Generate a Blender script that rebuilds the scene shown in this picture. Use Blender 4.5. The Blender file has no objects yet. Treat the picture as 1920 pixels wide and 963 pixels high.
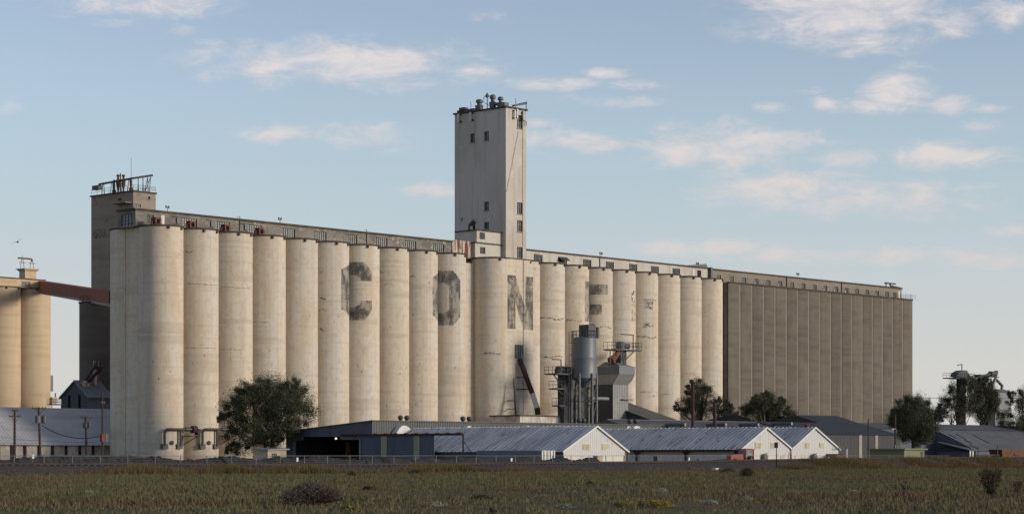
import bpy, math, random
import numpy as np
from mathutils import Vector
random.seed(7)
RS = np.random.RandomState(11)
SC = bpy.context.scene
COL = SC.collection
PI = math.pi

# ------------------------------------------------------------------ camera, sky, sun, exposure
F = 4130.0; CX = 960.0; YH = 853.0; CZ = 1.5          # focal length in photo pixels, horizon row, eye height
cam = bpy.data.cameras.new('camera'); camo = bpy.data.objects.new('camera', cam); COL.objects.link(camo)
camo.location = (0, 0, CZ); camo.rotation_euler = (PI / 2, 0, 0)
cam.sensor_width = 36.0; cam.lens = F / 1920 * 36.0
cam.shift_y = (YH - 481.5) / 1920.0
cam.clip_start = 0.5; cam.clip_end = 30000
SC.camera = camo

SUN_AZ = math.radians(-16.0)      # measured from +X towards +Y
SUN_EL = math.radians(12.5)
SUN_DIR = Vector((math.cos(SUN_EL) * math.cos(SUN_AZ), math.cos(SUN_EL) * math.sin(SUN_AZ), math.sin(SUN_EL)))
sun = bpy.data.lights.new('sun', 'SUN'); sun.energy = 2.8; sun.angle = math.radians(14.0); sun.color = (1.0, 0.885, 0.745)
suno = bpy.data.objects.new('sun', sun); COL.objects.link(suno)
suno.rotation_euler = SUN_DIR.to_track_quat('Z', 'Y').to_euler(); suno.location = (200, 0, 120)

SC.view_settings.view_transform = 'Standard'; SC.view_settings.look = 'None'
SC.view_settings.exposure = 0.0; SC.view_settings.gamma = 1.0; SC.view_settings.use_curve_mapping = False

SC.cycles.max_bounces = 5; SC.cycles.diffuse_bounces = 3; SC.cycles.transparent_max_bounces = 6
world = bpy.data.worlds.new('World'); SC.world = world; world.use_nodes = True


class NT:
    """small helper for node trees"""
    def __init__(s, tree): s.t = tree; s.n = tree.nodes; s.l = tree.links
    def node(s, typ, **kw):
        n = s.n.new(typ)
        for k, v in kw.items(): setattr(n, k, v)
        return n
    def put(s, sock, v):
        if hasattr(v, 'is_output') or isinstance(v, bpy.types.NodeSocket): s.l.new(v, sock)
        else: sock.default_value = v
    def math(s, op, a, b=0.0, c=None, clamp=False):
        n = s.node('ShaderNodeMath', operation=op, use_clamp=clamp)
        s.put(n.inputs[0], a); s.put(n.inputs[1], b)
        if c is not None: s.put(n.inputs[2], c)
        return n.outputs[0]
    def mix(s, f, a, b):
        n = s.node('ShaderNodeMix', data_type='RGBA'); n.clamp_factor = True
        s.put(n.inputs[0], f); s.put(n.inputs[6], a); s.put(n.inputs[7], b)
        return n.outputs[2]
    def rng(s, v, lo, hi, a=0.0, b=1.0, smooth=True):
        n = s.node('ShaderNodeMapRange'); n.interpolation_type = 'SMOOTHSTEP' if smooth else 'LINEAR'
        s.put(n.inputs[0], v); n.inputs[1].default_value = lo; n.inputs[2].default_value = hi
        n.inputs[3].default_value = a; n.inputs[4].default_value = b
        return n.outputs[0]
    def noise(s, vec, scale=1.0, detail=4.0, rough=0.55, dist=0.0):
        n = s.node('ShaderNodeTexNoise'); s.put(n.inputs['Vector'], vec)
        n.inputs['Scale'].default_value = scale; n.inputs['Detail'].default_value = detail
        n.inputs['Roughness'].default_value = rough; n.inputs['Distortion'].default_value = dist
        return n.outputs[0]


def build_world():
    k = NT(world.node_tree); k.n.clear()
    out = k.node('ShaderNodeOutputWorld'); bg = k.node('ShaderNodeBackground')
    sky = k.node('ShaderNodeTexSky', sky_type='NISHITA'); sky.sun_disc = False
    sky.sun_elevation = SUN_EL; sky.sun_rotation = PI / 2 - SUN_AZ
    sky.air_density = 1.0; sky.dust_density = 1.2; sky.ozone_density = 1.6; sky.altitude = 1100
    ST = 0.15
    tc = k.node('ShaderNodeTexCoord'); sp = k.node('ShaderNodeSeparateXYZ'); k.l.new(tc.outputs['Generated'], sp.inputs[0])
    X, Y, Z = sp.outputs[0], sp.outputs[1], sp.outputs[2]
    Yp = k.math('MAXIMUM', Y, 0.05)
    tx = k.math('DIVIDE', X, Yp); ty = k.math('DIVIDE', Z, Yp)
    px = k.math('MULTIPLY_ADD', tx, F / 100, CX / 100)            # sky position in hundreds of photo pixels
    py = k.math('MULTIPLY_ADD', ty, -F / 100, YH / 100)
    cv = k.node('ShaderNodeCombineXYZ'); k.put(cv.inputs[0], k.math('MULTIPLY', px, 0.55)); k.put(cv.inputs[1], k.math('MULTIPLY', py, 1.3))
    n1 = k.noise(cv.outputs[0], 1.7, 8.0, 0.66, 0.35)
    n2 = k.noise(cv.outputs[0], 0.45, 3.0, 0.5, 0.0)
    blobs = [(270, 12, 120, 17, 1.0), (205, 42, 45, 9, .7), (330, 58, 28, 11, .6), (120, 10, 60, 10, .5),
             (640, 118, 185, 29, 1.15), (470, 104, 85, 14, .8), (715, 148, 95, 20, .9), (870, 128, 60, 12, .7), (395, 78, 32, 7, .5),
             (512, 250, 50, 15, .75), (690, 256, 66, 18, .8), (812, 356, 46, 11, .7), (22, 196, 40, 12, .5),
             (1040, 156, 70, 10, .8), (1135, 137, 36, 8, .8), (1140, 190, 70, 9, .75), (1180, 160, 50, 8, .5), (1090, 266, 90, 15, .9), (1215, 264, 28, 7, .5),
             (925, 33, 36, 10, .5), (1010, 232, 40, 7, .5),
             (1590, 20, 135, 42, 1.3), (1640, 74, 70, 22, 1.0), (1790, 46, 44, 16, 1.0), (1892, 26, 46, 20, 1.0), (1500, 14, 60, 18, .8),
             (1690, 168, 56, 27, 1.0), (1702, 124, 36, 8, .8), (1640, 202, 70, 10, .7), (1556, 192, 28, 9, .8), (1440, 202, 34, 9, .6), (1515, 170, 34, 7, .5),
             (1775, 196, 36, 17, .8), (1835, 242, 34, 13, .7), (1850, 202, 60, 7, .6),
             (1370, 274, 125, 30, 1.0), (1300, 262, 60, 18, .6), (1600, 294, 80, 17, .8), (1760, 294, 95, 17, .9), (1780, 268, 60, 8, .5),
             (1470, 360, 125, 26, .95), (1640, 376, 150, 24, .85), (1730, 350, 90, 13, .7), (1560, 345, 80, 13, .6), (1700, 405, 80, 12, .5),
             (1330, 465, 110, 11, .75), (1620, 478, 190, 13, .75), (1900, 430, 46, 9, .7), (1850, 486, 110, 13, .7), (1480, 472, 80, 8, .5)]
    tot = None
    for (bx, by, sx, sy, am) in blobs:
        sx *= 1.2; sy *= 1.3; am *= 1.12 if by < 240 else 1.3
        a = k.math('MULTIPLY_ADD', px, 100 / sx, -bx / sx); b = k.math('MULTIPLY_ADD', py, 100 / sy, -by / sy)
        q = k.math('MULTIPLY_ADD', a, a, k.math('MULTIPLY', b, b))
        e = k.math('MULTIPLY', k.math('POWER', 2.718, k.math('MULTIPLY', q, -0.8)), am)
        tot = e if tot is None else k.math('MAXIMUM', tot, e)
    # the rest of the sky carries loose cloud of the same kind
    side = k.math('MAXIMUM', k.rng(k.math('ABSOLUTE', k.math('SUBTRACT', px, 9.6)), 11.5, 15.0), k.rng(py, -0.6, -3.0))
    side = k.math('MAXIMUM', side, k.rng(Y, 0.12, 0.02))
    zz = k.math('ADD', Z, 0.18); cg = k.node('ShaderNodeCombineXYZ')
    k.put(cg.inputs[0], k.math('DIVIDE', X, zz)); k.put(cg.inputs[1], k.math('DIVIDE', Y, zz))
    ng = k.noise(cg.outputs[0], 1.6, 6.0, 0.55)
    gen = k.math('MULTIPLY', k.rng(ng, 0.50, 0.68), k.math('MULTIPLY', side, k.rng(Z, 0.02, 0.10)))
    body = k.math('MULTIPLY_ADD', k.math('SUBTRACT', n1, 0.5), 2.6, tot)
    body = k.math('MULTIPLY_ADD', k.math('SUBTRACT', n2, 0.5), 0.7, body)
    m = k.math('MULTIPLY', k.rng(body, 0.08, 1.45), k.rng(tot, 0.06, 0.35))
    m = k.math('MAXIMUM', m, gen)
    m = k.math('MULTIPLY', m, k.math('MULTIPLY', k.rng(n1, 0.36, 0.66, 0.62, 1.0), 0.88))
    cc = k.mix(k.rng(py, 0.5, 5.5), (0.80 / ST, 0.73 / ST, 0.715 / ST, 1), (0.72 / ST, 0.65 / ST, 0.625 / ST, 1))
    hs = k.node('ShaderNodeHueSaturation'); hs.inputs['Saturation'].default_value = 0.75; hs.inputs['Value'].default_value = 1.08; hs.inputs['Hue'].default_value = 0.508
    k.l.new(sky.outputs[0], hs.inputs['Color'])
    # pale dusty air low over the horizon
    low = k.rng(Z, 0.14, 0.0)
    mid = k.mix(k.math('MULTIPLY', k.rng(Z, 0.20, 0.09), 0.75), hs.outputs[0], (0.475 / ST, 0.585 / ST, 0.65 / ST, 1))
    air = k.mix(k.math('MULTIPLY', low, 0.95), mid, (0.68 / ST, 0.648 / ST, 0.612 / ST, 1))
    col = k.mix(m, air, cc)
    k.l.new(col, bg.inputs[0]); bg.inputs[1].default_value = ST
    k.l.new(bg.outputs[0], out.inputs[0])


build_world()
world.cycles.sampling_method = 'MANUAL'; world.cycles.sample_map_resolution = 512

# ------------------------------------------------------------------ site frame: s along the silos, w into the site, z up
TH = math.radians(42.5)
U = (math.sin(TH), math.cos(TH)); MV = (-math.cos(TH), math.sin(TH))
ROT = PI / 2 - TH
OX, OY = (300 - CX) / F * 357.1, 357.1


def W2(s, w): return (OX + U[0] * s + MV[0] * w, OY + U[1] * s + MV[1] * w)
def site(x, y):
    dx, dy = x - OX, y - OY
    return (dx * U[0] + dy * U[1], dx * MV[0] + dy * MV[1])
def at(px, w):                       # s where the sight line of column px meets the plane w
    k = (px - CX) / F
    return -(OX - k * OY + w * (MV[0] - k * MV[1])) / (U[0] - k * U[1])
def at_s(px, s):                     # w where it meets the plane s
    k = (px - CX) / F
    return -(OX - k * OY + s * (U[0] - k * U[1])) / (MV[0] - k * MV[1])
def depth(s, w): return OY + U[1] * s + MV[1] * w
def zz(py, s, w): return CZ + (YH - py) * depth(s, w) / F
def pxof(s, w):
    x, y = W2(s, w); return CX + F * x / y
def mpp(s, w): return depth(s, w) / F    # metres per photo pixel


# ------------------------------------------------------------------ materials
def M(name, col, rough=0.85, layers=(), spec=0.25, metal=0.0, bump=0.0, bscale=(4, 4, 4), emit=None, rnd=True, vary=0.0):
    m = bpy.data.materials.new(name); m.use_nodes = True
    k = NT(m.node_tree); k.n.clear()
    out = k.node('ShaderNodeOutputMaterial'); b = k.node('ShaderNodeBsdfPrincipled')
    k.l.new(b.outputs[0], out.inputs[0])
    b.inputs['Roughness'].default_value = rough; b.inputs['Metallic'].default_value = metal
    b.inputs['Specular IOR Level'].default_value = spec
    tc = k.node('ShaderNodeTexCoord'); vec = tc.outputs['Object']
    if rnd:
        oi = k.node('ShaderNodeObjectInfo'); ad = k.node('ShaderNodeVectorMath', operation='ADD')
        cb = k.node('ShaderNodeCombineXYZ')
        r = k.math('MULTIPLY', oi.outputs['Random'], 91.0)
        for i in range(3): k.put(cb.inputs[i], r)
        k.l.new(vec, ad.inputs[0]); k.l.new(cb.outputs[0], ad.inputs[1]); vec = ad.outputs[0]
    def sc(v):
        n = k.node('ShaderNodeVectorMath', operation='MULTIPLY'); k.l.new(vec, n.inputs[0]); n.inputs[1].default_value = v
        return n.outputs[0]
    c = (*col, 1.0)
    for L in layers:                 # (scale xyz, colour, low, high, strength[, detail])
        scale, lc, lo, hi, fac = L[:5]; det = L[5] if len(L) > 5 else 5.0
        n = k.noise(sc(scale), 1.0, det, 0.6)
        f = k.math('MULTIPLY', k.rng(n, lo, hi), fac)
        c = k.mix(f, c, (*lc, 1.0))
    if vary and rnd:
        hv = k.node('ShaderNodeHueSaturation'); k.put(hv.inputs['Color'], c)
        k.put(hv.inputs['Value'], k.math('MULTIPLY_ADD', oi.outputs['Random'], 2 * vary, 1 - vary)); c = hv.outputs[0]
    k.put(b.inputs['Base Color'], c)
    if bump:
        n = k.noise(sc(bscale), 1.0, 4.0, 0.6); bn = k.node('ShaderNodeBump'); bn.inputs['Strength'].default_value = bump
        bn.inputs['Distance'].default_value = 0.1; k.l.new(n, bn.inputs['Height']); k.l.new(bn.outputs[0], b.inputs['Normal'])
    if emit:
        b.inputs['Emission Color'].default_value = (*emit[0], 1); b.inputs['Emission Strength'].default_value = emit[1]
    return m


def M_paint(name, col, cover):
    """worn paint: solid flecks over a see-through rest"""
    m = bpy.data.materials.new(name); m.use_nodes = True
    k = NT(m.node_tree); k.n.clear()
    out = k.node('ShaderNodeOutputMaterial'); b = k.node('ShaderNodeBsdfPrincipled'); tr = k.node('ShaderNodeBsdfTransparent'); mx = k.node('ShaderNodeMixShader')
    b.inputs['Base Color'].default_value = (*col, 1); b.inputs['Roughness'].default_value = 0.9; b.inputs['Specular IOR Level'].default_value = 0.1
    tc = k.node('ShaderNodeTexCoord'); v = k.node('ShaderNodeVectorMath', operation='MULTIPLY'); k.l.new(tc.outputs['Object'], v.inputs[0]); v.inputs[1].default_value = (2.2, 2.2, 1.4)
    n1 = k.noise(v.outputs[0], 2.6, 8.0, 0.80); n2 = k.noise(v.outputs[0], 0.30, 4.0, 0.6)
    x = k.math('MULTIPLY_ADD', k.math('SUBTRACT', n2, 0.5), 1.0, n1)
    k.l.new(k.rng(x, 0.56 - cover * 0.35, 0.76 - cover * 0.30, 0.20, 0.70), mx.inputs[0])
    k.l.new(tr.outputs[0], mx.inputs[1]); k.l.new(b.outputs[0], mx.inputs[2]); k.l.new(mx.outputs[0], out.inputs[0])
    return m


MAT = {}
MAT['cream'] = M('painted_concrete', (0.578, 0.503, 0.395), 0.9, [
    ((.16, .16, .06), (0.545, 0.508, 0.45), .40, .60, .85),
    ((.35, .35, .09), (0.50, 0.405, 0.285), .45, .66, .70, 6),
    ((2.6, 2.6, .045), (0.44, 0.365, 0.28), .46, .68, .50, 6),
    ((1.1, 1.1, 1.2), (0.43, 0.35, 0.26), .48, .68, .55, 9),
    ((.5, .5, .7), (0.59, 0.54, 0.46), .55, .68, .5, 7),
    ((.02, .02, .45), (0.42, 0.355, 0.28), .56, .64, .50, 4),
    ((.03, .03, 2.2), (0.44, 0.375, 0.30), .56, .64, .45, 3),
    ((1.4, 1.4, 1.1), (0.10, 0.09, 0.08), .715, .74, .8, 2)], spec=.12, bump=.18, bscale=(1.2, 1.2, .35), vary=.06)
MAT['white_conc'] = M('tower_paint', (0.50, 0.465, 0.415), 0.9, [
    ((.12, .12, .05), (0.42, 0.365, 0.30), .45, .66, .7), ((1.2, 1.2, .06), (0.32, 0.28, 0.235), .50, .70, .65, 6),
    ((.5, .5, .4), (0.57, 0.54, 0.49), .5, .7, .5), ((2, 2, 1.5), (0.12, 0.11, 0.10), .73, .76, .7, 2)], spec=.12, bump=.15, bscale=(1, 1, .3))
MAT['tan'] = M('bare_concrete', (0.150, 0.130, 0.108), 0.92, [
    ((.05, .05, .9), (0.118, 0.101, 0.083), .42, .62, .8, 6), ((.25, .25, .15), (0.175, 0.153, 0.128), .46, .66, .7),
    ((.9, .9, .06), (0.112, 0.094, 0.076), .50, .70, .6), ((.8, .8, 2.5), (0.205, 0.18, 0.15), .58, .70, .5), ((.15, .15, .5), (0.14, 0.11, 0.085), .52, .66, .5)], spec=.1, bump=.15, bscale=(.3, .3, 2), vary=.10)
MAT['tan_sunlit'] = M('sunlit_edge_concrete', (0.235, 0.20, 0.16), 0.92, [((.5, .5, .2), (0.19, 0.16, 0.13), .45, .7, .7)], spec=.1, vary=.06)  # lighter tan paints sunlight onto the chamfered bay edges
MAT['ochre'] = M('ochre_concrete', (0.52, 0.40, 0.27), 0.92, [
    ((.05, .05, .8), (0.44, 0.325, 0.21), .45, .68, .75, 6), ((.3, .3, .08), (0.56, 0.45, 0.32), .5, .7, .6), ((1.2, 1.2, .05), (0.40, 0.29, 0.19), .52, .72, .5)], spec=.1)
MAT['grey_conc'] = M('patchy_grey_concrete', (0.215, 0.195, 0.168), 0.92, [
    ((.5, .5, .9), (0.145, 0.135, 0.122), .42, .58, .85, 7), ((.9, .9, 1.1), (0.42, 0.375, 0.305), .57, .65, .75, 9), ((.1, .1, .2), (0.25, 0.22, 0.18), .5, .7, .6)], spec=.1)
MAT['grey_conc2'] = M('grey_concrete', (0.25, 0.215, 0.175), 0.92, [
    ((.2, .2, .5), (0.195, 0.17, 0.14), .42, .66, .7, 6), ((1.2, 1.2, .15), (0.17, 0.145, 0.12), .55, .72, .5)], spec=.1)
MAT['dark_conc'] = M('dark_concrete', (0.285, 0.235, 0.19), 0.92, [
    ((.1, .1, .7), (0.22, 0.182, 0.148), .42, .66, .7, 6), ((.6, .6, .08), (0.32, 0.268, 0.215), .5, .7, .5), ((.6, .6, .4), (0.17, 0.145, 0.12), .58, .68, .6)], spec=.1)
MAT['rim'] = M('tarred_edge', (0.075, 0.055, 0.042), 0.9, [((.8, .8, .8), (0.16, 0.12, 0.09), .5, .7, .6)])
MAT['roofing'] = M('roof_gravel', (0.22, 0.20, 0.18), 0.95)
MAT['glass'] = M('dirty_glass', (0.13, 0.145, 0.15), 0.25, [((.9, .9, .9), (0.26, 0.27, 0.25), .45, .65, .8, 2)], spec=.5)
MAT['glass_pale'] = M('painted_over_glass', (0.24, 0.24, 0.225), 0.4, [((.8, .8, .8), (0.15, 0.16, 0.16), .45, .62, .8, 2)], spec=.4)
MAT['muntin'] = M('window_bars', (0.05, 0.048, 0.045), 0.7)
MAT['muntin_grey'] = M('grey_window_bars', (0.085, 0.083, 0.078), 0.7)
MAT['sill'] = M('window_sill', (0.27, 0.245, 0.21), 0.9)
MAT['darker_conc'] = M('darker_concrete', (0.15, 0.125, 0.105), 0.92, [((.1, .1, .7), (0.115, 0.096, 0.08), .42, .66, .7, 6)], spec=.1)  # darker concrete tone for the silo under the bridge
MAT['black'] = M('dark_void', (0.012, 0.012, 0.012), 0.95, spec=.05)
MAT['steel_dark'] = M('dark_steel', (0.055, 0.057, 0.062), 0.55, [((.8, .8, .8), (0.10, 0.085, 0.07), .5, .7, .5)], spec=.4, metal=.2)
MAT['steel_mid'] = M('grey_steel', (0.105, 0.11, 0.115), 0.55, [((.8, .8, .4), (0.07, 0.066, 0.062), .5, .7, .6)], spec=.4, metal=.2)
MAT['steel_blue'] = M('blue_grey_tank', (0.125, 0.14, 0.16), 0.5, [
    ((.35, .35, .12), (0.18, 0.185, 0.19), .45, .7, .6), ((1.5, 1.5, .12), (0.13, 0.115, 0.10), .56, .72, .5)], spec=.4, metal=.15)
MAT['galv'] = M('galvanised_sheet', (0.20, 0.203, 0.208), 0.5, [((1.4, 1.4, .15), (0.15, 0.145, 0.13), .5, .7, .6), ((.5, .5, .5), (0.30, 0.30, 0.295), .5, .7, .5)], spec=.4, metal=.25)
MAT['roof_white'] = M('weathered_lit_rib_sheet', (0.42, 0.42, 0.435), 0.6, [
    ((.12, .35, .35), (0.29, 0.292, 0.305), .44, .60, .85, 7), ((.4, 1.2, .8), (0.09, 0.085, 0.085), .58, .66, .85, 6), ((.10, 7.5, .10), (0.18, 0.185, 0.20), .50, .62, .6, 3), ((.12, 6.0, .12), (0.60, 0.605, 0.63), .56, .64, .75, 3), ((2, .9, 2), (0.46, 0.465, 0.49), .55, .68, .6)], spec=.35)  # rust patches, plus pale and dark streaks painting in sunlit ribs
MAT['roof_lav'] = M('pale_roof_sheet', (0.45, 0.435, 0.44), 0.6, [
    ((.06, .3, .9), (0.35, 0.34, 0.35), .45, .65, .8, 6), ((.4, .4, 2.5), (0.50, 0.49, 0.50), .58, .68, .7), ((1.5, .4, .4), (0.24, 0.23, 0.235), .6, .7, .5)], spec=.3)
MAT['roof_grey'] = M('grey_roof_sheet', (0.115, 0.116, 0.12), 0.6, [((.15, .5, .5), (0.085, 0.086, 0.09), .45, .65, .7, 6), ((.5, .1, .1), (0.15, 0.148, 0.147), .5, .68, .6)], spec=.3)
MAT['roof_slate'] = M('slate_blue_roof', (0.056, 0.062, 0.074), 0.65, [((.15, .5, .5), (0.044, 0.049, 0.058), .45, .65, .7, 6)], spec=.25)
MAT['blue_and_shade_metal'] = M('blue_and_shade_sheet', (0.085, 0.098, 0.125), 0.6, [((.6, .6, .1), (0.065, 0.075, 0.10), .45, .65, .7), ((.2, .2, .2), (0.11, 0.125, 0.16), .5, .7, .5)], spec=.3)  # shade tint on the warehouse end and door; own blue on tanks, barn
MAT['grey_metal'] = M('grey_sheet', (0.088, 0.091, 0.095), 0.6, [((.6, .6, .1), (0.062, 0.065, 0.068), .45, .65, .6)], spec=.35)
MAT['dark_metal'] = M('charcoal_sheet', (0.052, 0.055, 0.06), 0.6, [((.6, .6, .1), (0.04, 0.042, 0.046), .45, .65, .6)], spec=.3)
MAT['white_wall'] = M('peeling_white_boards', (0.57, 0.565, 0.55), 0.85, [
    ((1.2, 1.2, .22), (0.48, 0.455, 0.415), .52, .70, .6, 7), ((2.2, 2.2, .35), (0.25, 0.19, 0.14), .63, .70, .8, 6), ((.2, .2, .2), (0.52, 0.515, 0.50), .5, .7, .5)], spec=.2)
MAT['white_low'] = M('whitewashed_block', (0.62, 0.58, 0.53), 0.9, [((.8, .8, .5), (0.45, 0.38, 0.31), .48, .66, .7, 7), ((2, 2, 1.2), (0.20, 0.14, 0.10), .64, .70, .7, 5)], spec=.15)
MAT['weathered_panel'] = M('stained_white_panel', (0.56, 0.52, 0.46), 0.9, [((.7, .7, .45), (0.36, 0.31, 0.26), .46, .60, .8, 8), ((1.5, 1.5, 2.5), (0.18, 0.14, 0.11), .60, .68, .8, 6)], spec=.15)
MAT['yellowed'] = M('yellowed_panel', (0.50, 0.45, 0.29), 0.6, [((2, 2, .4), (0.34, 0.28, 0.16), .45, .65, .7)])
MAT['translucent'] = M('fibreglass_strip', (0.30, 0.275, 0.20), 0.5, [((1, 1, .3), (0.22, 0.20, 0.145), .45, .65, .6)])
MAT['rust'] = M('rusty_sheet', (0.27, 0.08, 0.045), 0.85, [((.9, .9, .14), (0.17, 0.055, 0.034), .42, .62, .8, 6), ((.4, .4, .4), (0.26, 0.105, 0.06), .5, .7, .6)], spec=.15)
MAT['rust_white'] = M('rust_streaked_sheet', (0.60, 0.54, 0.45), 0.85, [((2.2, 2.2, .22), (0.17, 0.055, 0.035), .47, .53, .95, 6)], spec=.15)
MAT['rust_pipe'] = M('rusted_pipe', (0.125, 0.062, 0.042), 0.85, [((1, 1, 1), (0.17, 0.105, 0.07), .45, .65, .8), ((2, 2, 1), (0.14, 0.06, 0.04), .55, .7, .7)], spec=.15)
MAT['red_dark'] = M('oxide_red_steel', (0.05, 0.024, 0.022), 0.75, [((1, 1, 1), (0.085, 0.04, 0.032), .5, .7, .6)])
MAT['red'] = M('faded_red_paint', (0.27, 0.05, 0.04), 0.55, [((2, 2, 2), (0.13, 0.03, 0.028), .45, .65, .9)], spec=.3)
MAT['red_box'] = M('brick_red_housing', (0.15, 0.06, 0.045), 0.75, [((2, 2, 2), (0.09, 0.04, 0.032), .45, .65, .8)])
MAT['orange'] = M('orange_machine_paint', (0.14, 0.062, 0.024), 0.7, [((1, 1, 1), (0.09, 0.045, 0.025), .45, .65, .8)])
MAT['white'] = M('white_paint', (0.62, 0.615, 0.60), 0.65, [((.8, .8, .5), (0.54, 0.52, 0.48), .45, .65, .7, 6)])
MAT['beige'] = M('beige_stucco', (0.44, 0.37, 0.28), 0.9, [((.8, .8, .8), (0.36, 0.30, 0.22), .45, .65, .6)])
MAT['green'] = M('dull_green_paint', (0.07, 0.085, 0.05), 0.7, [((.8, .8, .2), (0.075, 0.095, 0.06), .45, .65, .7)])
MAT['green_light'] = M('pale_green_paint', (0.175, 0.19, 0.10), 0.7, [((.8, .8, .2), (0.17, 0.18, 0.10), .45, .65, .6)])
MAT['wood_pole'] = M('creosoted_pole', (0.055, 0.038, 0.030), 0.9, [((3, 3, .3), (0.085, 0.058, 0.045), .45, .65, .7)])
MAT['wire'] = M('wire', (0.025, 0.025, 0.027), 0.7)
MAT['fence'] = M('galvanised_tube', (0.16, 0.16, 0.16), 0.5, [((1, 1, 1), (0.17, 0.16, 0.15), .45, .65, .6)], metal=.3, spec=.4)
MAT['ballast'] = M('ballast', (0.062, 0.055, 0.052), 0.95, [((1.2, 1.2, 1.2), (0.045, 0.04, 0.038), .45, .58, .8, 8), ((2.4, 2.4, 2.4), (0.15, 0.14, 0.13), .58, .68, .8, 6), ((.1, .1, .1), (0.075, 0.055, 0.045), .48, .66, .6)], spec=.1, bump=.8, bscale=(3, 3, 3), rnd=False)
MAT['rail'] = M('rail_steel', (0.040, 0.026, 0.022), 0.7, [((.4, .4, .4), (0.065, 0.038, 0.028), .45, .65, .6)], spec=.3)
MAT['tie'] = M('rail_tie', (0.06, 0.048, 0.04), 0.95)
MAT['heap'] = M('dark_heap', (0.036, 0.036, 0.039), 0.95, [((.5, .5, 1.2), (0.03, 0.03, 0.033), .45, .62, .8, 6), ((.8, .8, .8), (0.07, 0.068, 0.07), .58, .70, .7, 6)], spec=.15, bump=.6, bscale=(2, 2, 2), rnd=False)
MAT['soil'] = M('field_soil', (0.098, 0.084, 0.046), 0.95, [
    ((.05, .05, .05), (0.095, 0.097, 0.042), .42, .60, .9, 6), ((.03, .10, .05), (0.12, 0.066, 0.045), .50, .62, .9, 7),
    ((.25, .25, .25), (0.05, 0.05, 0.026), .48, .66, .7, 7), ((.16, .3, .2), (0.14, 0.125, 0.07), .58, .70, .55, 7)], spec=.05, bump=.6, bscale=(1.5, 1.5, 1.5), rnd=False)
MAT['grass'] = M('short_grass', (0.130, 0.116, 0.056), 0.8, [
    ((.06, .06, .05), (0.124, 0.124, 0.053), .42, .56, .9, 6), ((.03, .10, .05), (0.135, 0.080, 0.052), .50, .62, .85, 7),
    ((.5, .5, .6), (0.075, 0.073, 0.038), .46, .60, .7, 7), ((.22, .5, .5), (0.175, 0.145, 0.085), .56, .66, .7, 6), ((1.1, 1.1, 1.1), (0.24, 0.21, 0.13), .62, .70, .7, 5)], spec=.15, rnd=False)
MAT['straw'] = M('dry_grass', (0.145, 0.105, 0.052), 0.85, [((.08, .08, .08), (0.095, 0.088, 0.035), .42, .60, .9, 5), ((.7, .7, .7), (0.15, 0.075, 0.032), .5, .66, .7), ((1.1, 1.1, 1.1), (0.07, 0.06, 0.028), .55, .7, .6)], spec=.1, rnd=False)
MAT['sage'] = M('silvery_weed', (0.30, 0.30, 0.25), 0.85, [((2, 2, 2), (0.18, 0.19, 0.14), .45, .6, .8)])
MAT['yellow_flower'] = M('yellow_flowers', (0.30, 0.23, 0.03), 0.8, [((3, 3, 3), (0.12, 0.12, 0.03), .45, .6, .9)])
MAT['weed'] = M('dark_weed', (0.05, 0.05, 0.026), 0.85, [((2, 2, 2), (0.085, 0.078, 0.04), .45, .62, .8)])
MAT['twig'] = M('grey_twigs', (0.095, 0.08, 0.06), 0.9, [((2, 2, 2), (0.12, 0.10, 0.08), .45, .62, .7)])
MAT['thistle'] = M('seed_heads', (0.06, 0.036, 0.026), 0.9, [((3, 3, 3), (0.12, 0.08, 0.055), .5, .66, .8)])
MAT['rust_bush'] = M('rust_coloured_weed', (0.15, 0.065, 0.032), 0.9, [((2, 2, 2), (0.09, 0.045, 0.026), .45, .62, .7)])
MAT['leaf'] = M('elm_leaves', (0.050, 0.058, 0.029), 0.6, [((.35, .35, .35), (0.085, 0.092, 0.048), .45, .62, .8), ((1.2, 1.2, 1.2), (0.022, 0.028, 0.013), .5, .66, .7)], spec=.25)
MAT['leaf_grey'] = M('olive_leaves', (0.056, 0.061, 0.036), 0.6, [((.35, .35, .35), (0.088, 0.09, 0.055), .45, .62, .8), ((1.2, 1.2, 1.2), (0.026, 0.030, 0.017), .5, .66, .7)], spec=.25)
MAT['bark'] = M('bark', (0.06, 0.05, 0.04), 0.95, [((3, 3, .5), (0.10, 0.085, 0.07), .45, .62, .7)])
MAT['gull'] = M('gull_feathers', (0.30, 0.27, 0.25), 0.8, [((3, 3, 3), (0.14, 0.12, 0.11), .45, .6, .8)])
MAT['lamp'] = M('lit_lamp', (0.9, 0.85, 0.6), 0.5, emit=((1.0, 0.85, 0.5), 1.6))
MAT['letter'] = M_paint('worn_black_lettering', (0.075, 0.075, 0.08), 0.50)
MAT['letter_faint'] = M_paint('faint_black_lettering', (0.11, 0.105, 0.10), 0.42)
MAT['letter_ghost'] = M_paint('ghost_lettering', (0.05, 0.045, 0.045), 0.42)
MAT['crack'] = M_paint('crack', (0.06, 0.05, 0.04), 0.62)


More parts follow.
